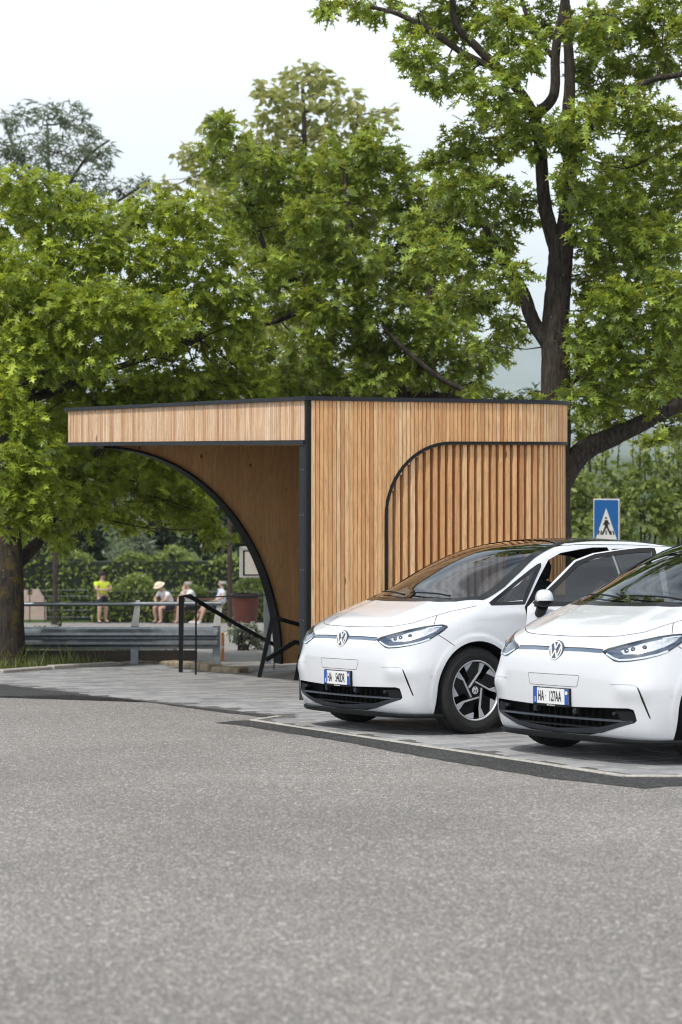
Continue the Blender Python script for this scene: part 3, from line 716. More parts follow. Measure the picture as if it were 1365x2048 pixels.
# ---- one wheel (outer face towards +Y), about the hub
def wheel_parts(flip):
    T = Matrix.Rotation(-math.pi/2, 4, 'X')          # local z -> +y
    P = {}
    pr = [(.228, -.098), (.250, -.112), (.285, -.116), (.318, -.112), (.336, -.101), (.3445, -.086)]
    for g in (-.060, -.022, .022, .060): pr += [(.3465, g-.007), (.340, g-.004), (.340, g+.004), (.3465, g+.007)]
    pr += [(.3445, .086), (.336, .101), (.318, .112), (.300, .1135), (.298, .1165), (.272, .1175), (.268, .1150), (.250, .112), (.228, .098)]
    mb = MB(); n = 168; mb.lathe(pr, n, T, cap=False)
    for i, (r, h) in enumerate(pr):
        if abs(h) > .08 and r > .33:
            for k in range(0, n, 3):
                v = Vector(mb.v[i*n+k]); q = Vector((v.x, 0, v.z)); q *= (r-.006)/r; mb.v[i*n+k] = (q.x, v.y, q.z)
    P['tyre'] = mb.mesh('tyre'); smooth(P['tyre'], 35)
    mb = MB(); mb.lathe([(.2275, -.10), (.222, -.08), (.215, -.05), (.208, .0), (.212, .06), (.226, .088)], 48, T, cap=False); P['rim'] = mb.mesh('rim'); smooth(P['rim'], 40)
    mb = MB(); mb.lathe([(.240, .1035), (.2405, .1085), (.236, .1105), (.231, .1065), (.228, .099), (.228, .092), (.236, .092)], 64, T, closed=True); P['ring'] = mb.mesh('rim_lip'); smooth(P['ring'], 40)
    r0 = .230; A1 = [(-.29, .12), (.165, .62), (.20, .945), (.30, .93), (.41, .885), (.215, .59), (-.255, .085)]; A2 = [(-.488, .845), (-.31, .93), (-.125, .972), (-.384, .66)]
    BL = [(-.32, .0), (-.28, .14), (.16, .63), (.195, .95), (.05, .965), (-.115, .965), (-.375, .66), (-.24, .38), (-.42, .12)]
    def star(polys, z0, z1, mb):
        for k in range(5):
            for pl in polys:
                q = []
                for x, y in pl:
                    a = 2*math.pi*k/5; X, Y = x*math.cos(a)-y*math.sin(a), x*math.sin(a)+y*math.cos(a); q.append((X*r0*(1 if not flip else -1), -Y*r0))
                ar = sum(q[i][0]*q[(i+1) % len(q)][1]-q[(i+1) % len(q)][0]*q[i][1] for i in range(len(q)))
                mb.prism(q if ar > 0 else q[::-1], z0, z1, T)
    mb = MB(); star([A1, A2], .088, .0985, mb); P['face'] = mb.mesh('spoke_face')
    mb = MB(); star([BL], .066, .0875, mb); mb.lathe([(.068, .04), (.068, .084), (.06, .092), (.034, .092), (.034, .088), (0, .088)], 32, T); P['blade'] = mb.mesh('spoke')
    mb = MB(); mb.lathe([(.033, .088), (.033, .0945), (0, .0945)], 24, T); P['cap'] = mb.mesh('hub_cap')
    mb = MB(); logo_strokes(mb, .030, .0945, .0965, T); P['cap_logo'] = mb.mesh('emblem')
    mb = MB(); mb.lathe([(.15, .0), (.15, .012), (.09, .012), (.085, .03), (0.0, .03)], 40, T); P['disc'] = mb.mesh('brake_disc')
    return P
def stroke(mb, pts, w, z0, z1, Mx, s):
    for a, b in zip(pts[:-1], pts[1:]):
        a = Vector(a)*s; b = Vector(b)*s; d = (b-a).normalized(); n = Vector((-d.y, d.x))*w*s/2
        mb.prism([tuple(a-n), tuple(b-n), tuple(b+n), tuple(a+n)], z0, z1, Mx)
def logo_strokes(mb, s, z0, z1, Mx):
    n = 36
    for k in range(n):
        a, b = 2*math.pi*k/n, 2*math.pi*(k+1)/n
        mb.prism([(s*.86*math.cos(a), s*.86*math.sin(a)), (s*math.cos(a), s*math.sin(a)), (s*math.cos(b), s*math.sin(b)), (s*.86*math.cos(b), s*.86*math.sin(b))], z0, z1, Mx)
    stroke(mb, [(-.34, .84), (0, .16), (.34, .84)], .17, z0, z1+.0002, Mx, s); stroke(mb, [(-.77, .42), (-.37, -.74), (0, .02), (.37, -.74), (.77, .42)], .17, z0, z1+.0003, Mx, s)

# ---- small pieces shared by both cars
def text_mesh(txt, size, sx, Mx):
    cu = bpy.data.curves.new('t', 'FONT'); cu.body = txt; cu.size = size; cu.align_x = 'CENTER'; cu.align_y = 'CENTER'; cu.extrude = 0.0006; cu.offset = 0.0016*size/.098
    o = bpy.data.objects.new('t', cu); COL.objects.link(o); dg = bpy.context.evaluated_depsgraph_get(); me = bpy.data.meshes.new_from_object(o.evaluated_get(dg))
    bpy.data.objects.remove(o); me.transform(Mx @ Matrix.Diagonal((sx, 1, 1, 1))); return me
def mesh_of(*pieces, sm=60):
    mb = MB()
    for V, fc in pieces: mb.add(V, fc)
    me = mb.mesh('p')
    if sm: smooth(me, sm)
    return me
def both(poly, view, off, step=None): return patch(poly, view, off, step), patch(poly, view, off, step, 'y')
def closed(pts): return pts+[pts[0]]
SP = []          # (part name, mesh, material, parent part or None)
def part(name, me, mat, parent=None): SP.append((name, me, mat, parent)); return len(SP)-1
def mbp(name, mb, mat, parent=None, sm=None):
    me = mb.mesh(name)
    if sm: smooth(me, sm)
    return part(name, me, mat, parent)
# windscreen and roof
WS = sym(WS_T); ws = part('windscreen', mesh_of(patch(WS, 'top', -.004, .05)), 'glass')
part('windscreen_surround', mesh_of(line_on(closed(WS), 'top', .066, .0022, .03)), 'gloss_black', ws)
ROOF = [(-1.262, 0.0), (-1.237, .30), (-1.16, .518), (-1.0, .563), (-1.2, .580), (-1.6, .588), (-2.2, .586), (-2.75, .55), (-3.02, .47), (-3.08, 0.0)]
part('roof_panel', mesh_of(patch(sym(ROOF), 'top', .0016, .06)), 'gloss_black')
for s in ('', 'y'):
    q = part('quarter_window', mesh_of(patch(QWIN, 'side', -.003, .03, s)), 'glass'); part('window_trim', mesh_of(line_on(closed(QWIN), 'side', .030, .0022, .02, s)), 'gloss_black', q)
    q = part('rear_door_window', mesh_of(patch(RWIN, 'side', -.003, .04, s)), 'glass_tint'); part('window_trim', mesh_of(line_on(closed(RWIN), 'side', .034, .0022, .02, s)), 'gloss_black', q)
q = part('front_door_window', mesh_of(patch(DWIN, 'side', -.003, .04, 'y')), 'glass'); part('window_trim', mesh_of(line_on(closed(DWIN), 'side', .034, .0022, .02, 'y')), 'gloss_black', q)
part('sill_trim', mesh_of(*both([(-.40, .155), (-.42, .215), (-2.36, .215), (-2.38, .155)], 'side', .003, .05)), 'trim_black')
# bonnet and bumper shut lines (seen side, mirrored)
def zb(*pts): return [(580+x/3.102, 1040+y/3.102) for x, y in pts]
HOOD = zb((330, 658), (400, 662), (560, 664), (640, 660), (760, 640), (870, 604), (1000, 567), (1100, 546), (1160, 532))
GAPS = [HOOD, ZA((1215, 5), (1200, 40), (1190, 82)), ZA((1228, 172), (1290, 210), (1365, 262))]
gp_ = []
for g in GAPS: gp_ += [line_on(g, 'px', .005, .0012), line_on(g, 'px', .005, .0012, None, 'y')]
hz_ = CAST['px'](*HOOD[1]); gp_.append(line_on([(-abs(hz_[1])-.05, hz_[2]), (abs(hz_[1])+.05, hz_[2])], 'front', .005, .0012))
RAD = [(0.0, .583), (.255, .583), (.262, .577), (.243, .512), (.235, .505), (0, .503)]
gp_.append(line_on(closed([(y, z) for y, z in RAD[1:5]]+[(-y, z) for y, z in RAD[4:0:-1]]), 'front', .0028, .0012))
for s in ('', 'y'):
    gp_.append(line_on([(-1.66, 1.0), (-1.64, .60), (-1.55, .32), (-1.50, .24)], 'side', .006, .0012, None, s))
    gp_.append(line_on([(-2.56, 1.02), (-2.45, .75), (-2.37, .62)], 'side', .006, .0012, None, s))
gp_.append(line_on([(-.50, .26), (-.47, .45), (-.475, .80), (-.50, .985)], 'side', .006, .0012, None, 'y'))
for g in gp_: part('shut_line', mesh_of(g, sm=None), 'gap')
# headlights
HL = ZA((695, 210), (740, 186), (850, 156), (980, 123), (1100, 98), (1200, 84), (1260, 81), (1295, 89), (1308, 104), (1280, 131), (1230, 166), (1160, 208), (1080, 240), (980, 265), (880, 281), (800, 286), (770, 279), (735, 250))
HI = ZA((722, 212), (850, 170), (980, 138), (1100, 112), (1200, 97), (1262, 94), (1288, 104), (1230, 150), (1150, 198), (1070, 226), (980, 248), (880, 264), (805, 268), (770, 252))
HR = ZA((820, 206), (980, 152), (1100, 126), (1190, 110), (1245, 108), (1200, 142), (1120, 180), (1040, 206), (940, 226), (840, 232))
for s in (None, 'y'):
    h = part('headlight', mesh_of(patch(HL, 'px', .0012, 6, s)), 'gloss_black')
    part('lamp_bezel', mesh_of(patch(HI, 'px', .0026, 6, s)), 'lamp_dark', h)
    part('reflector', mesh_of(patch(HR, 'px', .0040, 5, s)), 'reflector', h)
    part('light_guide', mesh_of(line_on(ZA((725, 226), (770, 258), (805, 271), (880, 268), (980, 253), (1070, 233), (1150, 205)), 'px', .013, .0046, 4, s), line_on(ZA((1120, 118), (1200, 104), (1255, 99)), 'px', .009, .0046, 4, s)), 'drl', h)
    for k, (x, y) in enumerate(((860, 205), (905, 195), (985, 182))):
        mb = MB()
        hp = CAST['px'](*ZA((x, y))[0])
        if hp is not None:
            nn = Vector(grad(np.array([tuple(hp)]))[0]); V0 = hp+nn*.006
            if s: V0.y *= -1; nn.y *= -1
            mb.lathe([(.017, 0), (.016, .003), (.010, .006), (0, .007)], 16, Matrix.Translation(V0) @ nn.to_track_quat('Z', 'Y').to_matrix().to_4x4()); mbp('projector', mb, 'lamp_dark', h, 40)
    part('lens', mesh_of(patch(HL, 'px', .0085, 6, s)), 'lens', h)
# light strip and emblem
ha = CAST['px'](*ZA((697, 210))[0]); zc = ha[2]+.004
for s in (1, -1):
    part('light_strip', mesh_of(line_on([(s*.06, zc), (s*.25, zc+.001), (s*(ha[1]+.004), ha[2])][::s], 'front', .022, .0025)), 'strip')
    part('strip_edge', mesh_of(line_on([(s*.06, zc+.0135), (s*.25, zc+.0145), (s*(ha[1]+.004), ha[2]+.0135)][::s], 'front', .006, .0030)), 'gap')
lp = CAST['front'](0, zc-.010); ln_ = Vector((1, 0, .28)).normalized()
LM = Matrix.Translation(lp+ln_*.004) @ Matrix(((0, ln_.x*0, ln_.x, 0), (1, 0, 0, 0), (0, 1, 0, 0), (0, 0, 0, 1)))
zx = ln_; xx_ = Vector((0, 1, 0)); yx = zx.cross(xx_).normalized(); LM = Matrix((xx_, yx, zx)).transposed().to_4x4(); LM.translation = lp+ln_*.002
mb = MB(); mb.lathe([(.074, -.006), (.074, .004), (.070, .009), (0, .009)], 40, LM); e = mbp('emblem', mb, 'lamp_dark', None, 40)
mb = MB(); logo_strokes(mb, .068, .0085, .0125, LM); mbp('emblem_letters', mb, 'white_ink', e)
# lower grille: bars, ribs, lip
gh = CR['grille']; gzt = gh[0][1]; gzb = gh[-1][1]; gw = max(p[0] for p in gh)
def bar(z, ymax, dx, r, n=24, rz=None):
    pts = []
    for i in range(n+1):
        y = -ymax+2*ymax*i/n; h = CAST['front'](y, z)
        if h is not None: pts.append((h.x-dx, y, z))
    mb = MB(); vs = []; fs = []; rz = rz or r
    for p in pts: vs += [(p[0]+r, p[1], p[2]-rz*.6), (p[0]+r*.6, p[1], p[2]+rz), (p[0]-r*3, p[1], p[2]+rz), (p[0]-r*3, p[1], p[2]-rz)]
    for i in range(len(pts)-1):
        for k in range(4): k2 = (k+1) % 4; fs.append((i*4+k2, i*4+k, (i+1)*4+k, (i+1)*4+k2))
    mb.add(vs, fs); return mb
hgt = gzt-gzb
mbp('grille_bar', bar(gzb+hgt*.60, gw-.03, .012, .009, rz=.008), 'grille', None, 50)
mbp('grille_bar', bar(gzb+hgt*.30, gw-.16, .030, .008, rz=.006), 'trim_black', None, 50)
gb, gc = gh[-3], gh[-4]
LIP = [(0, gzb-.003), (gb[0], gb[1]-.002), (gc[0], gc[1]), (gc[0]-.05, gc[1]+.010), (gb[0]-.01, gb[1]+.036), (0, gzb+.034)]
LIP = LIP+[(-y, z) for y, z in LIP[::-1] if y > 1e-6]; part('grille_lip', mesh_of(patch(LIP, 'front', .0016, .02)), 'grille')
half = gh; full = [(y, z) for y, z in half]+[(-y, z) for y, z in half[::-1] if y > 1e-6]
for s in (None, 'y'): part('grille_corner', mesh_of(patch([(gw-.004, gzt-.035), (gw-.002, gzb+hgt*.50), (gh[-3][0]+.004, gh[-3][1]+.003), (.33, gzb+.004), (.44, gzb+hgt*.22), (gw-.10, gzb+hgt*.5), (gw-.14, gzt-.008), (gw-.03, gzt-.006)], 'front', -.006, .02, s)), 'trim_black')
mb = MB()
for i in range(-6, 7):
    y = i*.062; h = CAST['front'](y, gzt-.03); mb.box(h.x-.11, h.x-.075, y-.004, y+.004, gzb+.01, gzt-.008)
mbp('grille_rib', mb, 'void')
for y in (-.20, .20, -.55, .55):
    h = CAST['front'](y, gzt-.022); mb = MB(); Mx = Matrix.Translation((h.x-.004, y, gzt-.024)) @ Matrix.Rotation(math.pi/2, 4, 'Y'); mb.lathe([(.012, -.03), (.012, .004), (.009, .005), (.008, .002), (0, .002)], 16, Mx); mb.box(h.x-.045, h.x-.006, y-.016, y+.016, gzt-.044, gzt-.004, bev=.002) if abs(y) < .3 else None
    mbp('parking_sensor', mb, 'grille', None, 40)
for s in (1, -1):
    h = CAST['px'](*ZA((1165, 520))[0]); p = Vector((h.x, h.y, h.z)); nn = Vector(grad(np.array([tuple(h)]))[0])
    if s < 0: p.y *= -1; nn.y *= -1
    mb = MB(); mb.lathe([(.012, 0), (.012, .0022), (.009, .0022), (.009, .001), (0, .001)], 16, Matrix.Translation(p) @ nn.to_track_quat('Z', 'Y').to_matrix().to_4x4()); mbp('parking_sensor', mb, 'paint')
mb = MB(); vs = []; fs = []; sp_n = 61
for i in range(sp_n):
    th = math.radians(-52+104*i/(sp_n-1)); a_ = abs(th)
    o_ = Vector((-.30+2*math.cos(th), 2*math.sin(th), .20)); h = cast(o_, Vector((-.30, 0, .20))-o_); r_h = math.hypot(h.x+.30, h.y); e_ = sst(.55, .30, a_)
    zt_ = gzb-.001 if a_ < .30 else gzb-.001+(.172-gzb)*float(sst(.30, .62, a_)); zt_ -= .0
    for rr_, z_ in ((r_h-.03, zt_), (r_h+.001, zt_), (r_h+.003, zt_-.015), (r_h-.012, .138), (r_h-.06, .136)): vs.append((-.30+rr_*math.cos(th), rr_*math.sin(th), z_))
for i in range(sp_n-1):
    for k in range(4): fs.append((i*5+k, i*5+k+1, i*5+6+k, i*5+5+k))
mb.add(vs, fs); mbp('front_spoiler', mb, 'trim_black', None, 40)
SLIT = [ZA(p)[0] for p in ((915, 462), (928, 472), (962, 550), (1016, 690), (1004, 686), (950, 560))]
for s in (None, 'y'): part('air_slit', mesh_of(patch(SLIT, 'px', .0016, 2.5, s)), 'void')
for s in (None, 'y'): part('crease', mesh_of(line_on(ZA((740, 440), (830, 441), (900, 447), (918, 460)), 'px', .006, .004, 3, s)), 'paint')
# number plate holder
PX = CAST['front'](0, .45).x+.004; PZ = (gzt+.503)/2-.002
mb = MB(); mb.box(PX-.012, PX+.009, -.190, .190, PZ-.070, PZ+.060, bev=.004); ph = mbp('plate_holder', mb, 'trim_black')
mb = MB(); mb.box(PX+.0092, PX+.0112, -.180, .180, PZ-.052, PZ+.054); pl_ = mbp('number_plate', mb, 'plate', None)
for s in (-1, 1): mb = MB(); mb.box(PX+.0113, PX+.0118, min(s*.180, s*.142), max(s*.180, s*.142), PZ-.052, PZ+.054); mbp('plate_band', mb, 'plate_blue', pl_)
TMX = Matrix(((0, 0, 1, PX+.0122), (1, 0, 0, 0), (0, 1, 0, PZ), (0, 0, 0, 1)))
part('plate_letter', text_mesh('I', .05, .9, TMX @ Matrix.Translation((-.161, -.028, 0))), 'white_ink', pl_)
mb = MB(); mb.lathe([(.013, .0), (.013, .0006), (.011, .0006), (.011, 0)], 20, TMX @ Matrix.Translation((.161, .028, 0))); mbp('plate_ring', mb, 'white_ink', pl_)
part('dealer_text', text_mesh('Auto Brenner.it', .013, 1.0, Matrix(((0, 0, 1, PX+.0095), (1, 0, 0, 0), (0, 1, 0, PZ-.061), (0, 0, 0, 1)))), 'white_ink', ph)
# wipers, aerial, handles
for y0, y1, dx in ((.50, -.02, .0), (-.05, -.52, .01)):
    pts = []
    for i in range(9):
        y = y0+(y1-y0)*i/8; x = .085-.05*i/8-dx-.24*abs(y)**2; h = CAST['top'](x, y); pts.append((h.x, h.y, h.z+.014+.006*math.sin(i/8*math.pi)))
    mb = MB(); mb.tube(pts, [.009]+[.007]*7+[.004], 6); mbp('wiper', mb, 'trim_black', ws, 40)
hf = CAST['top'](-2.62, 0); mb = MB(); vs = []
for x, w, z in ((.09, .004, .0), (.02, .02, .022), (-.05, .022, .05), (-.08, .012, .058), (-.10, .016, .0)): vs += [(hf.x+x, -w, hf.z-.004), (hf.x+x, w, hf.z-.004), (hf.x+x, w*.4, hf.z+z), (hf.x+x, -w*.4, hf.z+z)]
mb.add(vs, [(i*4+k, i*4+(k+1) % 4, i*4+4+(k+1) % 4, i*4+4+k) for i in range(4) for k in range(4)]+[(0, 3, 2, 1), (16, 17, 18, 19)]); mbp('roof_aerial', mb, 'gloss_black', None, 40)
for s in (None, 'y'): part('tail_light', mesh_of(patch([(-3.33, .86), (-3.30, .95), (-2.98, .97), (-2.95, .93), (-3.1, .87)], 'side', .002, .03, s)), 'red_lens')
part('rear_screen', mesh_of(patch([(.5, 1.06), (.42, 1.33), (-.42, 1.33), (-.5, 1.06)], 'front', 0, .1)) if False else mesh_of(line_on([(-2.70, .98), (-2.95, .975)], 'side', .01, .001)), 'gap')
def mirror_meshes(s):
    """door mirror: painted cap over a black shell on a stalk"""
    def blob(c, r, cut_lo, cut_hi, n=20, m=14):
        vs = []; fs = []
        for j in range(m+1):
            th = cut_lo+(cut_hi-cut_lo)*j/m
            for i in range(n):
                a = 2*math.pi*i/n; e = .72
                cx = math.copysign(abs(math.cos(a))**e, math.cos(a)); sx = math.copysign(abs(math.sin(a))**e, math.sin(a)); ct = math.cos(th)
                vs.append((c[0]+r[0]*cx*abs(ct)**.7, s*(c[1]+r[1]*sx*abs(ct)**.7), c[2]+r[2]*math.sin(th)))
        for j in range(m):
            for i in range(n): i2 = (i+1) % n; fs.append((j*n+i, j*n+i2, (j+1)*n+i2, (j+1)*n+i)[::s])
        fs.append(tuple(range(n))[::-s]); fs.append(tuple(range(m*n, m*n+n))[::s]); return vs, fs
    c = (-.62, 1.005, 1.065)
    cap = MB(); cap.add(*blob(c, (.075, .115, .082), -.10, 1.5)); low = MB(); low.add(*blob(c, (.073, .112, .062), -1.5, -.12))
    low.tube([(c[0]+.01, s*(c[1]-.05), c[2]-.05), (c[0]+.02, s*.90, c[2]-.10), (c[0]+.03, s*.845, c[2]-.115)], [.05, .042, .036], 10)
    ind = MB(); ind.tube([(c[0]+.045+.028*math.cos(t_), s*(c[1]+.10*math.sin(t_)), c[2]-.008) for t_ in (-.9, -.4, .2, .7, 1.1, 1.4)], .006, 6)
    return cap, low, ind
cap, low, ind = mirror_meshes(-1); q = mbp('mirror_housing', low, 'trim_black', None, 60); mbp('mirror_cap', cap, 'paint', q, 60); mbp('mirror_indicator', ind, 'chrome', q, 60)
# cabin
mb = MB(); mb.box(-.62, .10, -.66, .66, .84, .965, bev=.03); mb.box(-.60, -.56, -.50, -.18, .966, 1.06, bev=.012); mbp('dashboard', mb, 'interior', None, 30)
mb = MB(); mb.lathe([(.172, -.014), (.188, -.010), (.190, .006), (.176, .012), (.168, .002)], 32, Matrix.Translation((-.74, .36, .93)) @ Matrix.Rotation(-1.15, 4, 'Y'), closed=True); mb.tube([(-.76, .36, .93), (-.56, .36, .84)], .035, 10); mb.box(-.77, -.74, .19, .53, .90, .94, bev=.008); mbp('steering_wheel', mb, 'interior', None, 40)
for y in (.37, -.37):
    mb = MB(); mb.box(-1.45, -.92, y-.25, y+.25, .42, .58, bev=.05); mb.box(-.1, .1, -.24, .24, -.34, .34, M=Matrix.Translation((-1.55, y, .88)) @ Matrix.Rotation(-.3, 4, 'Y'), bev=.06); mb.box(-.05, .05, -.13, .13, -.09, .09, M=Matrix.Translation((-1.70, y, 1.30)) @ Matrix.Rotation(-.25, 4, 'Y'), bev=.04); mbp('seat', mb, 'interior_mid', None, 30)
mb = MB(); mb.box(-2.45, -1.95, -.62, .62, .42, .60, bev=.05); mb.box(-.09, .09, -.62, .62, -.3, .36, M=Matrix.Translation((-2.52, 0, .86)) @ Matrix.Rotation(-.35, 4, 'Y'), bev=.05); mbp('rear_seat', mb, 'interior_mid', None, 30)
mb = MB(); mb.box(-3.3, .45, -.55, .55, .155, .30); mbp('underbody', mb, 'void')
WL, WR = wheel_parts(True), wheel_parts(False)
# left front door pieces (closed position, car coordinates)
DP = []
def dpart(name, me, mat, sub=None): DP.append((name, me, mat))
dpart('door_window', mesh_of(patch(DWIN, 'side', -.003, .04)), 'glass'); dpart('window_frame', mesh_of(line_on(closed(DWIN), 'side', .040, .0025, .02)), 'gloss_black')
cap, low, ind = mirror_meshes(1)
for nm, mb, mt in (('mirror_housing', low, 'trim_black'), ('mirror_cap', cap, 'paint'), ('mirror_indicator', ind, 'chrome')):
    me = mb.mesh(nm); smooth(me, 60); dpart(nm, me, mt)
hd = CAST['side'](-1.5, .88); mb = MB(); mb.box(-1.60, -1.40, hd.y-.004, hd.y+.022, .865, .895, bev=.008); dpart('door_handle', mb.mesh('door_handle'), 'gloss_black')
for i, (nm, me, mt, p) in enumerate(SP): me.materials.append(M[mt]); me.name = nm
for nm, me, mt in DP: me.materials.append(M[mt]); me.name = nm
for P_ in (WL, WR):
    for k, mt in (('tyre', 'tyre'), ('rim', 'gloss_black'), ('ring', 'alloy'), ('face', 'alloy'), ('blade', 'gloss_black'), ('cap', 'lamp_dark'), ('cap_logo', 'white_ink'), ('disc', 'steel')): P_[k].materials.append(M[mt])

def make_car(mat, plate, open_deg, label, steer=0.0):
    root = empty('parked_car', label=label, cat='car', group='white cars parked side by side'); root.matrix_world = mat
    link_mesh('body', CR['body'], None, root); made = []
    for nm, me, mt, p in SP: made.append(link_mesh(nm, me, None, root if p is None else made[p]))
    pm = text_mesh(plate[0], .098, .46, TMX @ Matrix.Translation((-.100, -.003, 0))); pm2 = text_mesh(plate[1], .098, .46, TMX @ Matrix.Translation((.045, -.003, 0)))
    pi = [i for i, s in enumerate(SP) if s[0] == 'number_plate'][0]
    for m_ in (pm, pm2): m_.materials.append(M['ink']); link_mesh('plate_lettering', m_, None, made[pi])
    mb = MB(); mb.lathe([(.004, 0), (.004, .0008), (0, .0008)], 10, TMX @ Matrix.Translation((-.052, .0, 0))); mb.build('plate_dot', M['plate_blue'], made[pi])
    d = link_mesh('door', CR['door'], None, root); H = Vector((-.475, .845, 0))
    d.matrix_local = Matrix.Translation(H) @ Matrix.Rotation(-math.radians(open_deg), 4, 'Z') @ Matrix.Translation(-H)
    if open_deg: d['label'] = 'driver door standing open'
    for nm, me, mt in DP: link_mesh(nm, me, None, d)
    for xw in (0.06, -2.77):
        for s, P_ in ((1, WL), (-1, WR)):
            w = link_mesh('wheel', P_['rim'], None, root); w.location = (xw, s*.765, .345); w.rotation_euler = (0, RNG.uniform(-.3, .3) if xw < -1 else 0.0, (0 if s > 0 else math.pi))
            for k, nm in (('tyre', 'tyre'), ('ring', 'rim_lip'), ('face', 'spoke_face'), ('blade', 'spoke'), ('cap', 'hub_cap'), ('cap_logo', 'hub_emblem'), ('disc', 'brake_disc')): link_mesh(nm, P_[k], None, w)
    return root
make_car(CM1, ('HA', '540DR'), 36, 'white hatchback with its driver door open and plate HA 540DR, next to the pavilion')
make_car(CM2, ('HA', '127AA'), 0, 'white hatchback cut off by the right edge, doors shut, plate HA 127AA')

# ------------------------------------------------------------------ trees
def leaf_mat(name, stops, trans, back=0.38):
    t = NT(name); r = t.new('Attribute', attribute_name='rnd').outputs['Fac']
    v = t.coord('World'); n = t.noise(v, 0.8, 3, 0.5); c = t.ramp(r, stops); c = t.mix(0.35, c, t.ramp(n, [(0.35, 0.6), (0.65, 1.0)]), 'MULTIPLY')
    t.set(col=c, rough=0.38, spec=0.5); tr = t.new('BsdfTranslucent'); cc = t.mix(0.6, c, trans); t.ln(cc, tr.inputs[0])
    ms = t.new('MixShader'); ms.inputs[0].default_value = back; t.ln(t.b.outputs[0], ms.inputs[1]); t.ln(tr.outputs[0], ms.inputs[2]); t.ln(ms.outputs[0], t.out.inputs['Surface']); return t.m
def bark_mat(name, a, b, moss=None):
    t = NT(name); v = t.coord('World', (1, 1, 0.22)); n = t.noise(v, 26, 6, 0.65); v2 = t.coord('World'); n2 = t.noise(v2, 5, 4, 0.6); n3 = t.noise(v2, 24, 2, 0.5)
    c = t.ramp(n, [(0.35, a), (0.65, b)])
    if moss: c = t.mix(t.ramp(n2, [(0.52, 0.0), (0.66, 0.7)]), c, moss)
    c = t.mix(t.ramp(n3, [(0.72, 0.0), (0.76, 0.7)]), c, (0.28, 0.29, 0.26)); t.set(col=c, rough=0.9, spec=0.2); t.bump(n, 0.8, 0.03); return t.m
M['oak_leaf'] = leaf_mat('red oak leaves', [(0, (0.062, 0.099, 0.022)), (0.35, (0.147, 0.222, 0.038)), (0.7, (0.310, 0.427, 0.065)), (1, (0.621, 0.786, 0.145))], (0.820, 0.820, 0.102), .40)
M['young_leaf'] = leaf_mat('bright oak leaves', [(0, (0.072, 0.114, 0.022)), (0.4, (0.217, 0.302, 0.040)), (0.75, (0.435, 0.549, 0.070)), (1, (0.701, 0.820, 0.134))], (0.783, 0.820, 0.080), 0.44)
M['poplar_leaf'] = leaf_mat('yellow green leaves', [(0, (0.230, 0.253, 0.092)), (0.5, (0.391, 0.414, 0.149)), (1, (0.552, 0.575, 0.230))], (0.575, 0.575, 0.172), .45)
M['willow_leaf'] = leaf_mat('grey green leaves', [(0, (0.10, 0.13, 0.09)), (0.5, (0.20, 0.24, 0.16)), (1, (0.32, 0.36, 0.25))], (0.16, 0.22, 0.09))
M['hedge_leaf'] = leaf_mat('hedge leaves', [(0, (0.101, 0.136, 0.036)), (0.5, (0.245, 0.301, 0.079)), (1, (0.460, 0.517, 0.159))], (0.288, 0.403, 0.057))
M['shade_leaf'] = leaf_mat('shade toned foliage', [(0, (0.010, 0.022, 0.008)), (0.6, (0.022, 0.042, 0.014)), (1, (0.05, 0.08, 0.02))], (0.06, 0.10, 0.02), 0.2)  # background foliage, its deep shade put into the leaf colour
M['lavender_leaf'] = leaf_mat('lavender sprigs', [(0, (0.20, 0.23, 0.17)), (0.6, (0.34, 0.37, 0.29)), (1, (0.5, 0.5, 0.44))], (0.2, 0.22, 0.12), 0.2)
M['bark'] = bark_mat('oak bark', (0.022, 0.018, 0.015), (0.075, 0.064, 0.053))
M['bark_moss'] = bark_mat('mossy oak bark', (0.018, 0.015, 0.012), (0.055, 0.045, 0.036), (0.10, 0.072, 0.015))

_m = [0, .10, .30, .50, .73, 1.0]
OAK_V = np.array([(x, 0) for x in _m]+[(.32, .27), (.60, .40), (.84, .30), (.32, -.27), (.60, -.40), (.84, -.30), (.45, .14), (.45, -.14), (.70, .12), (.70, -.12)])
OAK_F = np.array([(1, 2, 6), (2, 3, 7), (3, 4, 8), (2, 1, 9), (3, 2, 10), (4, 3, 11), (1, 4, 12), (4, 1, 13), (15, 5, 14)])
SIM_V = np.array([(0, 0), (.5, .30), (1, 0), (.5, -.30)]); SIM_F = np.array([(0, 2, 1), (0, 3, 2)])
NAR_V = np.array([(0, 0), (.4, .10), (1, 0), (.4, -.10)])
def nrm(a): return a/(np.linalg.norm(a, axis=1)[:, None]+1e-9)
def leaves(P, D, size, kind='oak', up=0.7, rs=None, fold=0.25, droop=0.25):
    """P, D (n,3): leaf bases and pointing directions -> vertices, faces, random per face"""
    rs = rs or NR; n = len(P); V2, F2 = {'oak': (OAK_V, OAK_F), 'simple': (SIM_V, SIM_F), 'narrow': (NAR_V, SIM_F)}[kind]
    t = nrm(D); u = nrm(np.array([0, 0, up])+rs.normal(0, .45, (n, 3))); s = nrm(np.cross(u, t)); w = np.cross(t, s)
    L = (size*rs.uniform(.75, 1.2, n))[:, None, None]
    x = V2[None, :, 0, None]; y = V2[None, :, 1, None]
    V = P[:, None]+L*(x*t[:, None]+y*s[:, None]+(fold*np.abs(y)-droop*x*x)*w[:, None])
    Fc = F2[None]+np.arange(n)[:, None, None]*len(V2); r = np.repeat(np.clip(rs.normal(.45, .25, n), 0, 1), len(F2))
    return V.reshape(-1, 3), Fc.reshape(-1, 3), r
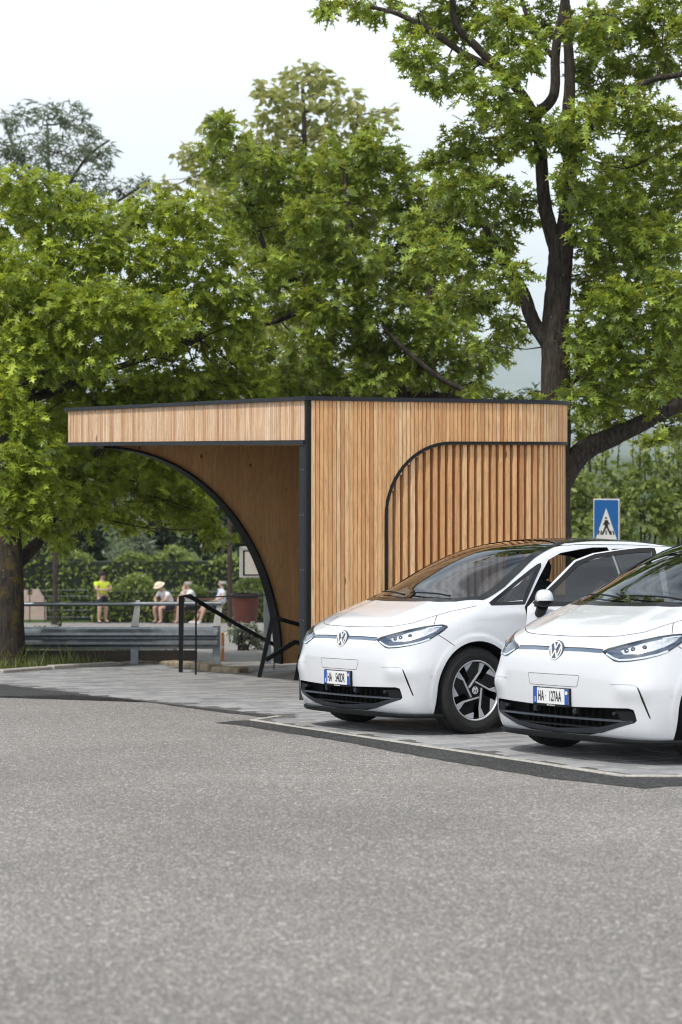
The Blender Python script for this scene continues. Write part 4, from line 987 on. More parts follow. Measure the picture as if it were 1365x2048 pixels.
def clump_leaves(clumps, y0, size, cover, kind, rs, per=7, ys=1.0, droop=.25):
    """clumps: (px, py, rx, ry[, dy]) ellipsoids of foliage seen at depth y0"""
    Ps = []; Ds = []
    for c in clumps:
        px, py, rx, ry = c[:4]; y = y0+(c[4] if len(c) > 4 else rs.uniform(-1.5, 1.5)); k = y/F; ctr = np.array(at(px, py, y)); R = np.array([rx*k, min(rx, ry*1.3)*k*ys, ry*k])
        la = (size/k)**2*.33; n = max(2, int(math.pi*rx*ry/la*cover/per)); q = nrm(rs.normal(0, 1, (n, 3)))*(rs.uniform(.12, 1, n)**.42)[:, None]*(1+.16*rs.normal(0, 1, n))[:, None]
        p = ctr+q*R; o = nrm(q+rs.normal(0, .35, (n, 3)))
        P = np.repeat(p, per, 0)+rs.normal(0, size*.22, (n*per, 3)); D = np.repeat(o, per, 0)*.55+rs.normal(0, .75, (n*per, 3))*np.array([1, 1, .45])+np.array([0, 0, -.22])
        Ps.append(P); Ds.append(D)
    return leaves(np.concatenate(Ps), np.concatenate(Ds), size, kind, rs=rs, droop=droop)
def limb_points(spec, y0):
    """spec: list of (px, py, radius_px[, dy])"""
    out = []
    for s in spec:
        y = y0+(s[3] if len(s) > 3 else 0); out.append((at(s[0], s[1], y), s[2]*y/F))
    return out
def smooth_line(pr, sub=5, jit=0.0, rs=None):
    n = len(pr); P = [p for p, r in pr]; Rr = [r for p, r in pr]; op = []; orr = []
    for i in range(n-1):
        p0, p1, p2, p3 = P[max(i-1, 0)], P[i], P[i+1], P[min(i+2, n-1)]
        for k in range(sub):
            t = k/sub; q = 0.5*((2*p1)+(p2-p0)*t+(2*p0-5*p1+4*p2-p3)*t*t+(3*p1-p0-3*p2+p3)*t**3)
            if jit and rs is not None and (i or k): q = q+Vector(rs.normal(0, jit, 3))*Rr[i]
            op.append(q); orr.append(Rr[i]+(Rr[i+1]-Rr[i])*t)
    op.append(P[-1]); orr.append(Rr[-1]); return op, orr
def tree(name, label, y0, limbs, clumps, leafm, barkm, size, cover, kind='oak', seed=1, per=7, trunk_n=1, twigs=2, group=None, twig_r=1.3, bark_n=12, droop=.25):
    rs = np.random.RandomState(seed); base = limb_points(limbs[0], y0)[0][0]
    root = empty(name, (base.x, base.y, gz(base.y)), 0, label, 'tree', group); inv = Vector(root.location)
    allp = []
    def shift(pts): return [p-inv for p in pts]
    for i, l in enumerate(limbs):
        p, r = smooth_line(limb_points(l, y0), 7, .025, rs); mb = MB(); mb.tube(shift(p), r, bark_n if i < 3 else 8)
        mb.build('trunk' if i < trunk_n else 'limb', M[barkm], root, sm=70); allp += [(q, rr) for q, rr in zip(p, r)]
    mb = MB(); AP = np.array([tuple(q) for q, _ in allp])
    for c in clumps:
        y = y0+(c[4] if len(c) > 4 else 0); ctr = at(c[0], c[1], y); d = ((AP-np.array(ctr))**2).sum(1)+np.maximum(0, AP[:, 2]-ctr.z)*1.5; s = Vector(AP[int(np.argmin(d))])
        mid = (s+ctr)/2+Vector(rs.normal(0, .12, 3)); p, r = smooth_line([(s, twig_r*1.6*y/F), (mid, twig_r*y/F), (ctr, twig_r*.6*y/F)], 4, .3, rs); mb.tube(shift(p), r, 6)
        for _ in range(twigs):
            e = ctr+Vector((rs.uniform(-.8, .8)*c[2]*y/F, rs.uniform(-.5, .5)*c[2]*y/F, rs.uniform(-.8, .8)*c[3]*y/F)); st = p[rs.randint(len(p)//2, len(p))]
            m2 = (st+e)/2+Vector(rs.normal(0, .06, 3)); mb.tube(shift([st, m2, e]), [twig_r*.7*y/F, twig_r*.45*y/F, twig_r*.25*y/F], 5)
    mb.build('branches', M[barkm], root, sm=70)['kind'] = 'stuff'
    V, Fc, r = clump_leaves(clumps, y0, size, cover, kind, rs, per, droop=droop); np_mesh('crown', V-np.array(inv), Fc, M[leafm], root, r)
    return root

tree('oak_tree', 'tall oak with a forked grey trunk rising behind the right end of the pavilion', 26.6, [
    [(1104, 1330, 46), (1106, 1200, 38), (1108, 950, 34), (1112, 780, 30), (1112, 640, 27), (1120, 540, 25), (1125, 470, 24)],
    [(1122, 500, 17.0), (1134, 420, 15.3), (1140, 330, 14.4), (1137, 240, 13.6), (1140, 160, 11.0), (1135, 60, 9.3), (1128, -60, 7.6), (1120, -220, 4.2)],
    [(1116, 510, 16.1), (1094, 430, 14.4), (1086, 370, 12.8), (1080, 280, 12.8), (1072, 235, 11.9), (1108, 190, 10.2), (1112, 100, 9.3), (1130, 0, 8.5), (1142, -120, 6.0)],
    [(1074, 240, 11.0), (1045, 190, 10.2), (1000, 140, 10.2), (945, 85, 8.5), (912, 48, 6.8), (905, 0, 6.0), (890, -80, 3.4)],
    [(1000, 140, 7.6), (930, 108, 6.8), (850, 55, 6.0), (770, 20, 4.2), (640, 2, 2.5)],
    [(1102, 690, 18), (1068, 645, 15), (1048, 590, 14), (1022, 540, 11), (985, 480, 7), (950, 420, 4)],
    [(1110, 985, 26), (1160, 908, 22), (1230, 872, 19), (1300, 838, 16), (1380, 790, 13), (1460, 690, 8)],
    [(1138, 330, 8), (1200, 232, 7), (1290, 166, 6), (1365, 148, 6), (1450, 120, 4)],
    [(1112, 120, 6.0), (1080, 80, 5.1), (1050, 20, 4.2), (1030, -60, 2.5)], [(1110, 800, 9, .6), (1200, 700, 8, .9), (1280, 600, 6, 1.2), (1330, 480, 4, 1.2)]],
    [(690, 8, 60, 18), (660, 20, 30, 14), (760, 20, 50, 18), (830, 100, 42, 36), (850, 40, 50, 36), (930, 30, 70, 42), (1000, 50, 60, 45), (900, 150, 70, 40), (980, 190, 70, 45), (1040, 110, 50, 45), (1090, 40, 45, 40), (1050, 260, 60, 50), (960, 280, 70, 45), (900, 330, 60, 45), (1180, 60, 50, 50), (1250, 40, 70, 40), (1330, 30, 60, 50), (1200, 150, 55, 50), (1280, 120, 70, 50), (1350, 110, 40, 40), (1170, 230, 55, 35), (1240, 210, 60, 40), (1120, 270, 60, 30, -.7), (1150, 305, 40, 20, -.8),
     (950, 380, 90, 45), (890, 440, 80, 45), (980, 460, 60, 45), (930, 520, 80, 40), (860, 510, 60, 45), (1010, 560, 50, 35), (940, 600, 60, 32), (1020, 650, 45, 30), (980, 690, 40, 22), (1060, 420, 30, 40, .9), (1175, 400, 40, 45, .8),
     (1240, 340, 55, 40), (1310, 310, 60, 45), (1340, 390, 50, 50), (1270, 430, 70, 50), (1210, 480, 50, 50), (1330, 490, 60, 50), (1190, 560, 50, 50), (1270, 550, 70, 55), (1345, 590, 50, 60), (1200, 650, 60, 50), (1290, 660, 70, 55), (1350, 700, 40, 60), (1190, 740, 45, 45), (1260, 760, 70, 45), (1335, 790, 50, 45), (1160, 800, 35, 35), (1230, 830, 55, 25), (1165, 860, 20, 25, .4), (1310, 880, 35, 20), (1350, 850, 30, 25), (1430, 600, 80, 90), (1440, 760, 70, 80), (1430, 300, 80, 90), (1430, 60, 80, 80), (1050, -120, 160, 70), (1250, -120, 160, 70), (880, -100, 120, 60), (1060, 788, 45, 12, 1.0), (985, 795, 60, 14, .8), (1130, 360, 25, 40, -.9), (1165, 470, 25, 40, -.8), (1100, 800, 30, 14, -.9), (1150, 700, 22, 40, -.7), (1320, 250, 60, 45, -.6), (1220, 400, 60, 50, -.6), (1300, 480, 60, 50, -.8), (1230, 610, 60, 50, -.9), (1340, 660, 50, 60, -.9), (1230, 720, 60, 50, -.6), (1300, 760, 60, 50, -.8), (1200, 800, 45, 35, -.5)],
    'oak_leaf', 'bark', .185, 8.5, seed=21)
tree('oak_tree', 'spreading oak in the middle, its low branches hanging over the pavilion roof', 31.5, [
    [(800, 1310, 34), (802, 1000, 28), (800, 860, 24), (790, 770, 20), (762, 722, 15), (720, 600, 11), (700, 470, 8), (690, 340, 5)],
    [(795, 800, 12), (850, 790, 10), (960, 800, 6, -1), (880, 756, 5.5, -1.2), (800, 690, 5, -1.2), (765, 650, 3, -1.2)], [(770, 735, 11), (690, 640, 9), (610, 575, 8), (540, 520, 6), (485, 340, 4), (470, 290, 3)], [(790, 760, 10), (850, 640, 8), (870, 520, 6), (880, 380, 4)], [(640, 600, 6), (560, 640, 5), (480, 660, 3)]],
    [(440, 250, 40, 35), (450, 320, 60, 50), (520, 330, 50, 45), (500, 420, 70, 50), (590, 360, 60, 55), (560, 450, 70, 50), (640, 430, 70, 60), (690, 330, 70, 55), (760, 300, 50, 45), (720, 420, 80, 60), (800, 370, 60, 60), (830, 450, 60, 60), (620, 520, 80, 50), (700, 520, 80, 50), (780, 540, 80, 55), (540, 540, 60, 45), (860, 570, 60, 55), (660, 610, 90, 45), (760, 630, 90, 50), (570, 620, 60, 40), (850, 660, 70, 45), (900, 620, 60, 50), (700, 690, 80, 35), (800, 710, 80, 40), (890, 730, 80, 45), (950, 765, 40, 24), (740, 750, 80, 35), (610, 690, 50, 35), (650, 740, 50, 25), (560, 760, 60, 35), (850, 780, 90, 25), (500, 700, 60, 40), (960, 720, 40, 30), (600, 775, 60, 25, .8), (690, 780, 70, 22, .9), (780, 785, 80, 20, .9), (560, 850, 100, 60, 1.2), (720, 850, 120, 60, 1.2), (880, 840, 100, 50, 1.2)],
    'oak_leaf', 'bark', .185, 9.0, seed=33)
tree('oak_tree', 'broad oak at the left edge with a thick mossy trunk beside the guard rail', 29.2, [
    [(20, 1350, 40, -2.6), (22, 1310, 30, -2.6), (22, 1150, 26, -2.5), (18, 1060, 25, -2.3), (14, 960, 21, -1.8), (8, 820, 18, -1.0), (2, 700, 15, -.4), (-10, 560, 11), (-20, 430, 7)],
    [(26, 1135, 15, -2.4), (62, 1100, 13, -1.9), (90, 1065, 10, -1.2), (130, 990, 9), (200, 900, 6), (280, 850, 4)], [(12, 950, 16, -1.7), (50, 850, 13, -.8), (65, 760, 10), (90, 640, 7), (150, 520, 4)], [(8, 820, 14, -1.0), (90, 740, 11, -.4), (170, 640, 8), (260, 560, 6), (340, 470, 4)], [(60, 800, 10), (160, 760, 8), (280, 720, 6), (400, 680, 4)]],
    [(40, 370, 60, 40), (120, 400, 60, 40), (0, 430, 50, 50), (80, 460, 70, 45), (170, 430, 50, 35), (230, 440, 60, 40), (310, 420, 60, 40), (380, 430, 50, 40), (150, 510, 80, 45), (250, 510, 70, 45), (340, 500, 70, 45), (420, 500, 60, 45), (60, 560, 80, 45), (20, 640, 60, 50), (160, 590, 80, 45), (260, 600, 80, 45), (360, 590, 80, 45), (450, 580, 60, 50), (100, 670, 80, 45), (210, 680, 80, 45), (320, 670, 80, 45), (420, 660, 70, 45), (480, 640, 40, 40), (30, 740, 60, 50), (130, 760, 80, 40), (240, 760, 80, 40), (350, 750, 80, 40), (450, 740, 60, 35), (70, 840, 70, 45), (150, 850, 60, 40), (40, 920, 60, 40), (120, 930, 70, 40), (210, 900, 60, 40), (200, 960, 70, 40), (290, 960, 70, 45), (340, 1000, 60, 40), (60, 1000, 60, 40), (150, 1010, 70, 40), (250, 1030, 60, 30), (390, 1020, 45, 40), (430, 1060, 30, 30), (20, 1070, 30, 30), (110, 1085, 25, 20), (330, 920, 80, 40), (420, 960, 50, 40), (300, 830, 90, 40), (400, 860, 80, 40), (-60, 500, 70, 120), (-70, 750, 80, 140), (-60, 620, 90, 90, -1.4), (20, 560, 80, 70, -2.2), (-130, 640, 90, 120, -2.0), (110, 620, 80, 60, -2.3), (210, 610, 80, 55, -2.2), (310, 640, 80, 50, -2.2), (40, 700, 80, 60, -2.4), (150, 720, 80, 45, -2.3), (-20, 800, 60, 60, -2.0), (180, 795, 80, 32, 1.2), (270, 790, 80, 32, 1.0), (360, 788, 80, 32, 1.3), (440, 780, 70, 32, 1.0), (520, 775, 60, 30, 1.2), (320, 860, 120, 60, 1.6), (440, 860, 100, 60, 1.8), (200, 860, 100, 50, 1.6), (0, 790, 60, 45, -3.0), (40, 850, 55, 40, -3.1), (20, 915, 60, 38, -3.3), (80, 900, 50, 36, -3.0), (70, 965, 60, 36, -3.3), (10, 985, 50, 34, -3.4), (110, 985, 45, 30, -2.8), (55, 1030, 50, 28, -3.3), (10, 1055, 32, 22, -3.4), (100, 1050, 34, 22, -2.9)],  # front left clumps, some out of view, added to shade the lower foliage
    'young_leaf', 'bark_moss', .185, 9.5, seed=47, per=7)
tree('poplar_tree', 'tall yellow green tree standing out above the oaks in the distance', 58.0, [
    [(610, 1270, 16), (612, 900, 13), (618, 700, 11), (615, 500, 8), (610, 300, 5), (605, 160, 3)], [(615, 560, 6), (520, 400, 4), (450, 300, 3)], [(614, 480, 6), (690, 330, 4), (720, 220, 3)]],
    [(600, 160, 45, 30), (640, 160, 40, 28), (560, 200, 50, 35), (620, 220, 60, 40), (690, 200, 35, 30), (530, 260, 40, 40), (600, 290, 70, 40), (680, 280, 50, 45), (740, 240, 45, 22), (780, 230, 20, 14), (500, 320, 50, 40), (430, 270, 28, 30), (380, 310, 30, 25), (420, 340, 50, 35), (560, 370, 80, 45), (660, 370, 80, 45), (480, 400, 60, 40), (720, 320, 40, 40), (420, 400, 40, 30), (330, 380, 30, 25), (600, 460, 90, 60), (500, 480, 60, 50), (600, 600, 80, 70), (620, 720, 60, 60), (540, 700, 60, 60), (560, 760, 60, 30)],
    'poplar_leaf', 'bark', .28, 4.6, 'simple', seed=5, per=6)
tree('willow_tree', 'thin grey green tree with an open crown at the upper left', 62.0, [
    [(110, 1270, 6), (112, 900, 5), (105, 600, 5), (100, 400, 4), (95, 250, 2)], [(102, 430, 4), (170, 320, 3), (220, 280, 2)], [(100, 420, 4), (40, 320, 3), (10, 250, 2)], [(104, 480, 4), (240, 400, 3), (300, 360, 2)]],
    [(30, 240, 40, 28), (90, 230, 50, 28), (150, 240, 45, 35), (190, 290, 35, 32), (60, 290, 60, 32), (130, 300, 60, 32), (20, 310, 40, 30), (100, 350, 70, 30), (190, 360, 35, 40), (240, 380, 40, 25), (280, 370, 25, 22), (200, 310, 30, 30), (-40, 300, 60, 60)],
    'willow_leaf', 'bark', .28, 6.0, 'narrow', seed=6, per=8, twigs=5, twig_r=1.6)

# ------------------------------------------------------------------ greenery behind
def leafy_box(name, label, cat, corners, zlo, h, leafm, size, n, seed, group=None, lump=.22):
    """clipped hedge: rounded leafy body along a line of (x, y) points"""
    rs = np.random.RandomState(seed); (x0, y0), (x1, y1) = corners; L = math.dist((x0, y0), (x1, y1)); d = np.array([(x1-x0)/L, (y1-y0)/L, 0]); w = np.array([-d[1], d[0], 0])
    root = empty(name, (x0, y0, gz(y0)), 0, label, cat, group)
    u = rs.uniform(0, L, n); k = rs.randint(0, 3, n); wd = .45
    a = np.where(k == 0, -wd, np.where(k == 1, rs.uniform(-wd, wd, n), wd)); z = np.where(k == 1, h, rs.uniform(0.03, 1, n)*h)
    bumpy = lump*np.sin(u*3.1+seed)+lump*np.sin(u*1.3+2*seed)
    P = d*u[:, None]+w*(a+rs.normal(0, .06, n))[:, None]; gy = np.array([gz(y0+q) for q in (P[:, 1])])-gz(y0)
    P[:, 2] = zlo+gy+z+bumpy*(z/h)+rs.normal(0, .05, n)
    D = w*np.sign(a+1e-6)[:, None]*.6+np.array([0, 0, .35])+rs.normal(0, .6, (n, 3)); V, Fc, r = leaves(P, D, size, 'simple', rs=rs); np_mesh('foliage', V, Fc, M[leafm], root, r)
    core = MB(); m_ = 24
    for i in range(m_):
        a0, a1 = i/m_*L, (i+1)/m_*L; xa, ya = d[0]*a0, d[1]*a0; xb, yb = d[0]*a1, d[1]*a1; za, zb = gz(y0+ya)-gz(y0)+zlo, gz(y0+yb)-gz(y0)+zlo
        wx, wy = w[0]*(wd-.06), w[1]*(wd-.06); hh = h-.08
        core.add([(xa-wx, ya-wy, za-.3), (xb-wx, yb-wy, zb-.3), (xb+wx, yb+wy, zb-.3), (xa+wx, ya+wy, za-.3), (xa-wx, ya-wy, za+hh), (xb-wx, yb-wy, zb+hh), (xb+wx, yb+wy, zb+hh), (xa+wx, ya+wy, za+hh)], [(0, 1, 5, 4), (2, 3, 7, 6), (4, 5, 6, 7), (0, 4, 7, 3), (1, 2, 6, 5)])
    core.build('stems', M['shade_leaf'], root); return root
def X(px, y): return (px-CX)/F*y
leafy_box('hedge', 'clipped green hedge behind the seated men', 'hedge', ((X(190, 69), 69), (X(560, 68), 68)), 0, 1.15, 'hedge_leaf', .16, 5200, 3)
leafy_box('hedge', 'taller clipped hedge in the second row under the dark trees', 'hedge', ((X(100, 78), 78), (X(560, 76), 76)), 0, 2.35, 'hedge_leaf', .2, 5200, 4)
leafy_box('hedge', 'tall hedge behind the mossy oak at the far left', 'hedge', ((X(-420, 84), 84), (X(110, 84), 84)), 0, 3.4, 'hedge_leaf', .22, 6500, 5)
def bush(name, label, cat, px, py, rx, ry, y, leafm, size, cover, kind, seed, group=None, shoots=0, stems=5, dens_ys=.9):
    rs = np.random.RandomState(seed); b = Vector((X(px, y), y, gz(y))); root = empty(name, b, 0, label, cat, group); k = y/F
    mb = MB(); cl = []
    for i in range(max(4, int(9))):
        cl.append((px+rs.uniform(-.62, .62)*rx, py+rs.uniform(-.6, .75)*ry, rx*.48, ry*.46, rs.uniform(-.4, .4)*rx*k))
    top = at(px, py-ry*.2, y)
    for i in range(stems): mb.tube([Vector((rs.uniform(-.1, .1), rs.uniform(-.1, .1), -.05)), Vector((rs.uniform(-.3, .3)*rx*k, rs.uniform(-.2, .2), (top.z-b.z)*.5)), Vector((rs.uniform(-.6, .6)*rx*k, rs.uniform(-.3, .3), (top.z-b.z)))], [.05, .035, .012], 6)
    Vs = [clump_leaves(cl, y, size, cover, kind, rs, 6)]
    for i in range(shoots):
        a = at(px+rs.uniform(-.9, .9)*rx, py-ry*rs.uniform(.5, .8), y+rs.uniform(-.4, .4)); hgt = rs.uniform(.35, .95)*ry*k*1.25; t_ = np.linspace(0, 1, 26); lean = rs.normal(0, .08, 2)
        Pp = np.array(a)+np.stack([lean[0]*t_, lean[1]*t_, hgt*t_], 1)+rs.normal(0, .05, (26, 3))*(1.2-t_)[:, None]; mb.tube([a-b, a-b+Vector((lean[0], lean[1], hgt))], [.02, .006], 5)
        Dd = rs.normal(0, 1, (26, 3))+np.array([0, 0, .5]); v_, f_, r_q = leaves(Pp, Dd, size*.9, kind, rs=rs); Vs.append((v_, f_, r_q))
    mb.build('stem', M['bark'], root, sm=60); off = 0; VV = []; FF = []; RR_ = []
    for v_, f_, r_q in Vs: VV.append(v_); FF.append(f_+off); RR_.append(r_q); off += len(v_)
    np_mesh('crown', np.concatenate(VV)-np.array(b), np.concatenate(FF), M[leafm], root, np.concatenate(RR_)); return root
gr_ = 'bushy young trees behind the crossing sign'
for i, (lab, px, py, rx, ry, y, sh) in enumerate([('bushy young tree between the oak trunk and the crossing sign', 1165, 1010, 60, 95, 47, 4), ('bushy young tree directly behind the crossing sign', 1225, 1010, 62, 100, 50, 7), ('bushy young tree with tall shoots right of the crossing sign', 1295, 1010, 60, 90, 48, 9), ('bushy young tree with tall shoots at the right edge of the picture', 1362, 1005, 55, 95, 49, 9), ('low bright shrub at the foot of the big oak, left of the crossing sign', 1155, 1100, 35, 45, 44, 2)]):
    bush('young_tree', lab, 'tree', px, py, rx, ry, y, 'hedge_leaf', .2, 2.6, 'simple', 60+i, gr_, sh)
dg_ = 'dark trees behind the hedges'  # trees kept dark by shade in their leaf colour
for i, (lab, px, py, rx, ry, y, m_) in enumerate([('shaded dark tree behind the standing man in the yellow shirt', 190, 1075, 60, 90, 88, 'shade_leaf'), ('shaded dark tree left of the pink parasols', 110, 1080, 55, 90, 92, 'shade_leaf'), ('grey green weeping tree hanging over the hedge', 262, 1085, 62, 75, 82, 'willow_leaf'), ('shaded dark tree behind the man in the white hat', 335, 1070, 60, 100, 90, 'shade_leaf'), ('shaded dark tree behind the man with white shoes', 430, 1080, 60, 95, 86, 'shade_leaf'), ('shaded dark tree showing beside the foot of the arch', 510, 1080, 50, 90, 88, 'shade_leaf'), ('shaded dark tree behind the mossy oak trunk', 20, 1075, 60, 100, 90, 'shade_leaf'), ('tall dark tree filling the gap under the pavilion roof', 300, 960, 120, 80, 90, 'shade_leaf'), ('tall dark tree right of the arch, half hidden by the pavilion', 480, 960, 90, 80, 92, 'shade_leaf'), ('tall dark tree at the far left behind the oak crown', 80, 940, 120, 90, 95, 'shade_leaf')]):
    bush('background_tree' if m_ == 'shade_leaf' else 'weeping_tree', lab, 'tree', px, py, rx, ry, y, m_, .42 if m_ == 'shade_leaf' else .36, 3.0, 'narrow' if m_ != 'shade_leaf' else 'simple', 80+i, dg_, 0, 2)
bush('lavender_bush', 'silvery lavender bush below the red planter', 'bush', 490, 1268, 44, 26, 34.5, 'lavender_leaf', .10, 5.0, 'simple', 120)

# grass verge round the mossy oak
ground_poly('grass_verge', M['meadow'], [(-9.5, 27.2), G(-60, 1350), G(0, 1344.5), G(100, 1337), G(230, 1328.5), G(300, 1322.5), (X(330, 31), 31), (X(-150, 33.5), 33.5), (-9.5, 33.5)], 0.012)
rs = np.random.RandomState(8); vp = [PL(*p) for p in [(-9.5, 27.2), G(-60, 1350), G(0, 1344.5), G(100, 1337), G(230, 1328.5), G(300, 1322.5), (X(330, 31), 31), (X(-150, 33.5), 33.5)]]
Pg = []
while len(Pg) < 20000:
    x, y = rs.uniform(-7.5, -2.2), rs.uniform(24.8, 33)
    if inside(PL(x, y), vp): Pg.append((x, y, gz(y)+.005))
Pg = np.array(Pg); n = len(Pg); hgt = rs.uniform(.05, .19, n)*np.where(rs.rand(n) < .05, 2.3, 1); b2 = rs.normal(0, .35, (n, 2)); wv = rs.normal(0, 1, (n, 2)); wv = wv/np.linalg.norm(wv, axis=1)[:, None]*.010
V = np.stack([Pg+np.c_[wv, np.zeros(n)], Pg-np.c_[wv, np.zeros(n)], Pg+np.c_[b2*hgt[:, None], hgt]], 1).reshape(-1, 3); Fc = np.arange(3*n).reshape(-1, 3)
M['grass'] = leaf_mat('grass blades', [(0, (0.06, 0.085, 0.02)), (0.5, (0.15, 0.19, 0.05)), (1, (0.38, 0.37, 0.16))], (0.2, 0.26, 0.05), .3)
g_ = np_mesh('grass', V, Fc, M['grass'], None, np.clip(rs.normal(.45, .3, n), 0, 1)); tag(g_, 'rough grass and weeds on the verge round the mossy oak', 'grass', kind='stuff')
sp = 'weeds with pale seed heads on the verge'
for i, (px, py, h) in enumerate([(118, 1318, .75), (132, 1322, .5), (250, 1322, .45), (262, 1320, .35), (345, 1322, .3), (160, 1325, .4), (225, 1322, .4), (70, 1325, .5)]):
    b = on_ground(px, py); root = empty('weed', b, 0, 'leafy weed on the verge, %s' % ('the tallest, just right of the mossy trunk', 'right beside the tallest weed', 'with pale heads left of the near guard rail post', 'touching the near guard rail post', 'alone in the stone edging between the two rail posts', 'short, below the left of the guard rail beam', 'short, left of the pale headed weeds', 'at the foot of the mossy trunk')[i], 'weed', sp); rr = np.random.RandomState(200+i)
    mb = MB()
    for k in range(4): e = Vector((rr.normal(0, .12), rr.normal(0, .1), h*rr.uniform(.6, 1))); mb.tube([(0, 0, 0), e*.5+Vector((0, 0, .03)), e], [.006, .005, .003], 5)
    mb.build('stem', M['hedge_leaf'], root); P = rr.uniform(-1, 1, (46, 3))*np.array([.12, .1, 0])+np.array([0, 0, 1])*rr.uniform(.05, h, 46)[:, None]
    V, Fc, r = leaves(P, rr.normal(0, 1, (46, 3)), .085, 'simple', rs=rr); np_mesh('leaf_tuft', V, Fc, M['grass'], root, r)

# ------------------------------------------------------------------ guard rail
gy = 27.5; base_z = gz(gy)
gr = empty('guard_rail', (X(240, gy), gy, base_z), 0, 'galvanised guard rail with a tube handrail in front of the road', 'guard rail'); o0 = Vector(gr.location)
def gl(px, py, y=gy): return at(px, py, y)-o0
prof = [(0, 0), (0.004, .03), (.078, .072), (.080, .108), (.004, .148), (.004, .162), (.080, .202), (.078, .238), (.004, .28), (0, .31)]
mb = MB(); xs = [X(-80, gy)-o0.x, X(436, gy)-o0.x]; vs = []; zb_ = gl(0, 1298).z
for x in xs:
    for d, z in prof: vs.append((x, -d, zb_+z))
    for d, z in prof[::-1]: vs.append((x, -d+.004, zb_+z))
n = len(prof)*2; mb.add(vs, [(i, (i+1) % n, n+(i+1) % n, n+i) for i in range(n)]); mb.build('beam', M['galv'], gr, sm=50)
mb = MB(); mb.box(xs[0], xs[1]-.3, .05, .14, zb_-.17, zb_-.03); mb.build('lower_board', plain('weathered board', (0.06, 0.05, 0.04), .9), gr)
mb = MB(); mb.tube([gl(-80, 1209), gl(443, 1207)], .029, 12); mb.build('handrail', M['galv'], gr, sm=50)
for px in (-40, 272, 436):
    mb = MB(); x = X(px, gy)-o0.x; zt = gl(px, 1200).z; zm = gl(px, 1252).z
    mb.box(x-.075, x+.035, .012, .10, -.3, zm-.002, bev=.004); mb.build('post', M['galv'], gr)
    mb = MB(); mb.prism([(x-.07, zm), (x+.035, zm), (x+.065, zt-.05), (x+.055, zt-.01), (x+.03, zt), (x+.0, zt-.012), (x-.012, zt-.06)], -.02, .02, Matrix(((1, 0, 0, 0), (0, 0, -1, .02), (0, 1, 0, 0), (0, 0, 0, 1)))); mb.build('upright', M['galv_white'], gr)
    for z in (zb_+.07, zb_+.15, zb_+.24):
        mb = MB(); mb.lathe([(.014, 0), (.014, .012), (.006, .014), (0, .014)], 8, Matrix.Translation((x, -.006, z)) @ Matrix.Rotation(math.pi/2, 4, 'X')); mb.build('bolt', M['galv'], gr)
b = on_ground(449, 1316); dl = empty('delineator_post', (b.x, 29.3, gz(29.3)), 0, 'small orange marker post behind the end of the guard rail', 'marker post'); mb = MB(); mb.box(-.022, .022, -.02, .02, 0, .42, bev=.006); mb.build('post', plain('orange plastic', (0.62, 0.22, 0.02), .5), dl); mb = MB(); mb.box(-.024, .024, -.022, .022, .18, .22); mb.build('band', M['galv_white'], dl)

# ------------------------------------------------------------------ black handrails by the steps
def rail(name, label, runs, r, y_of=None):
    root = None
    for i, (run, rad, sq) in enumerate(runs):
        pts = [at(px, py, y) for px, py, y in run]
        if root is None: root = empty(name, (pts[0].x, pts[0].y, pts[0].z), 0, label, 'handrail'); o = Vector(root.location)
        mb = MB(); mb.tube([p-o for p in pts], rad, 4 if sq else 8, sq=sq); mb.build(('rail', 'post', 'thin_rail', 'base_plate', 'brace')[r[i]], M['black_metal'], root)
    return root
hr = rail('handrail', 'black stair handrail sloping down behind the pavilion', [([(362, 1350, 25.2), (363.5, 1193, 25.2), (381, 1193, 25.2), (470, 1246, 25.9), (556, 1293, 26.6)], .025, True), ([(392, 1356, 24.6), (392.5, 1199, 24.6)], .012, False), ([(392, 1195, 24.6), (536, 1190, 26.3), (543, 1222, 26.3), (549, 1262, 26.2), (548.5, 1346, 26.0)], .009, False)], (0, 1, 2))
o = Vector(hr.location); mb = MB()
for px, py, y in ((362, 1350, 25.2), (392, 1356, 24.6), (548.5, 1346, 26.0)): q = at(px, py, y)-o; mb.box(q.x-.055, q.x+.06, q.y-.05, q.y+.05, q.z-.006, q.z+.006)
mb.build('base_plate', M['black_metal'], hr)
rail('bike_rack', 'black angled steel stand under the pavilion roof beside the car', [([(517.5, 1362, 24.0), (546, 1237, 24.0), (560, 1238, 24.0), (612, 1253, 24.2)], .024, True), ([(532, 1320, 24.0), (590, 1284, 24.1), (620, 1291, 24.3)], .024, True), ([(590, 1372, 23.4), (607, 1284, 23.4), (640, 1290, 23.5)], .024, True)], (0, 4, 1))
bpy.data.objects['bike_rack']['category'] = 'rack'

# ------------------------------------------------------------------ signs, lamp, planter, parasols, wall
M['sign_blue'] = plain('sign blue', (0.01, 0.115, 0.36), .4, vary=.06); M['sign_white'] = plain('sign white', (0.72, 0.72, 0.70), .4, vary=.05); M['alu'] = plain('aluminium edge', (0.50, 0.44, 0.38), .4, metal=.4)
sy = 33.0; sb = at(1213, 1043, sy); sg = empty('crossing_sign', (sb.x, sy, gz(sy)), math.radians(-14), 'blue pedestrian crossing sign with a walking figure, behind the cars', 'sign'); hz = sb.z-gz(sy); k = sy/F
w2 = 26*k; h2 = 38*k+.06; mb = MB(); mb.box(-w2-.0, w2, 0.0, .15, hz-h2, hz+h2, bev=.006); mb.build('sign_box', M['alu'], sg)
MS = Matrix(((1, 0, 0, 0), (0, 0, -1, 0), (0, 1, 0, hz), (0, 0, 0, 1)))
mb = MB(); mb.prism([(-w2+.004, -h2+.004), (w2-.004, -h2+.004), (w2-.004, h2-.004), (-w2+.004, h2-.004)], .001, .004, MS); pnl = mb.build('panel', M['sign_white'], sg)
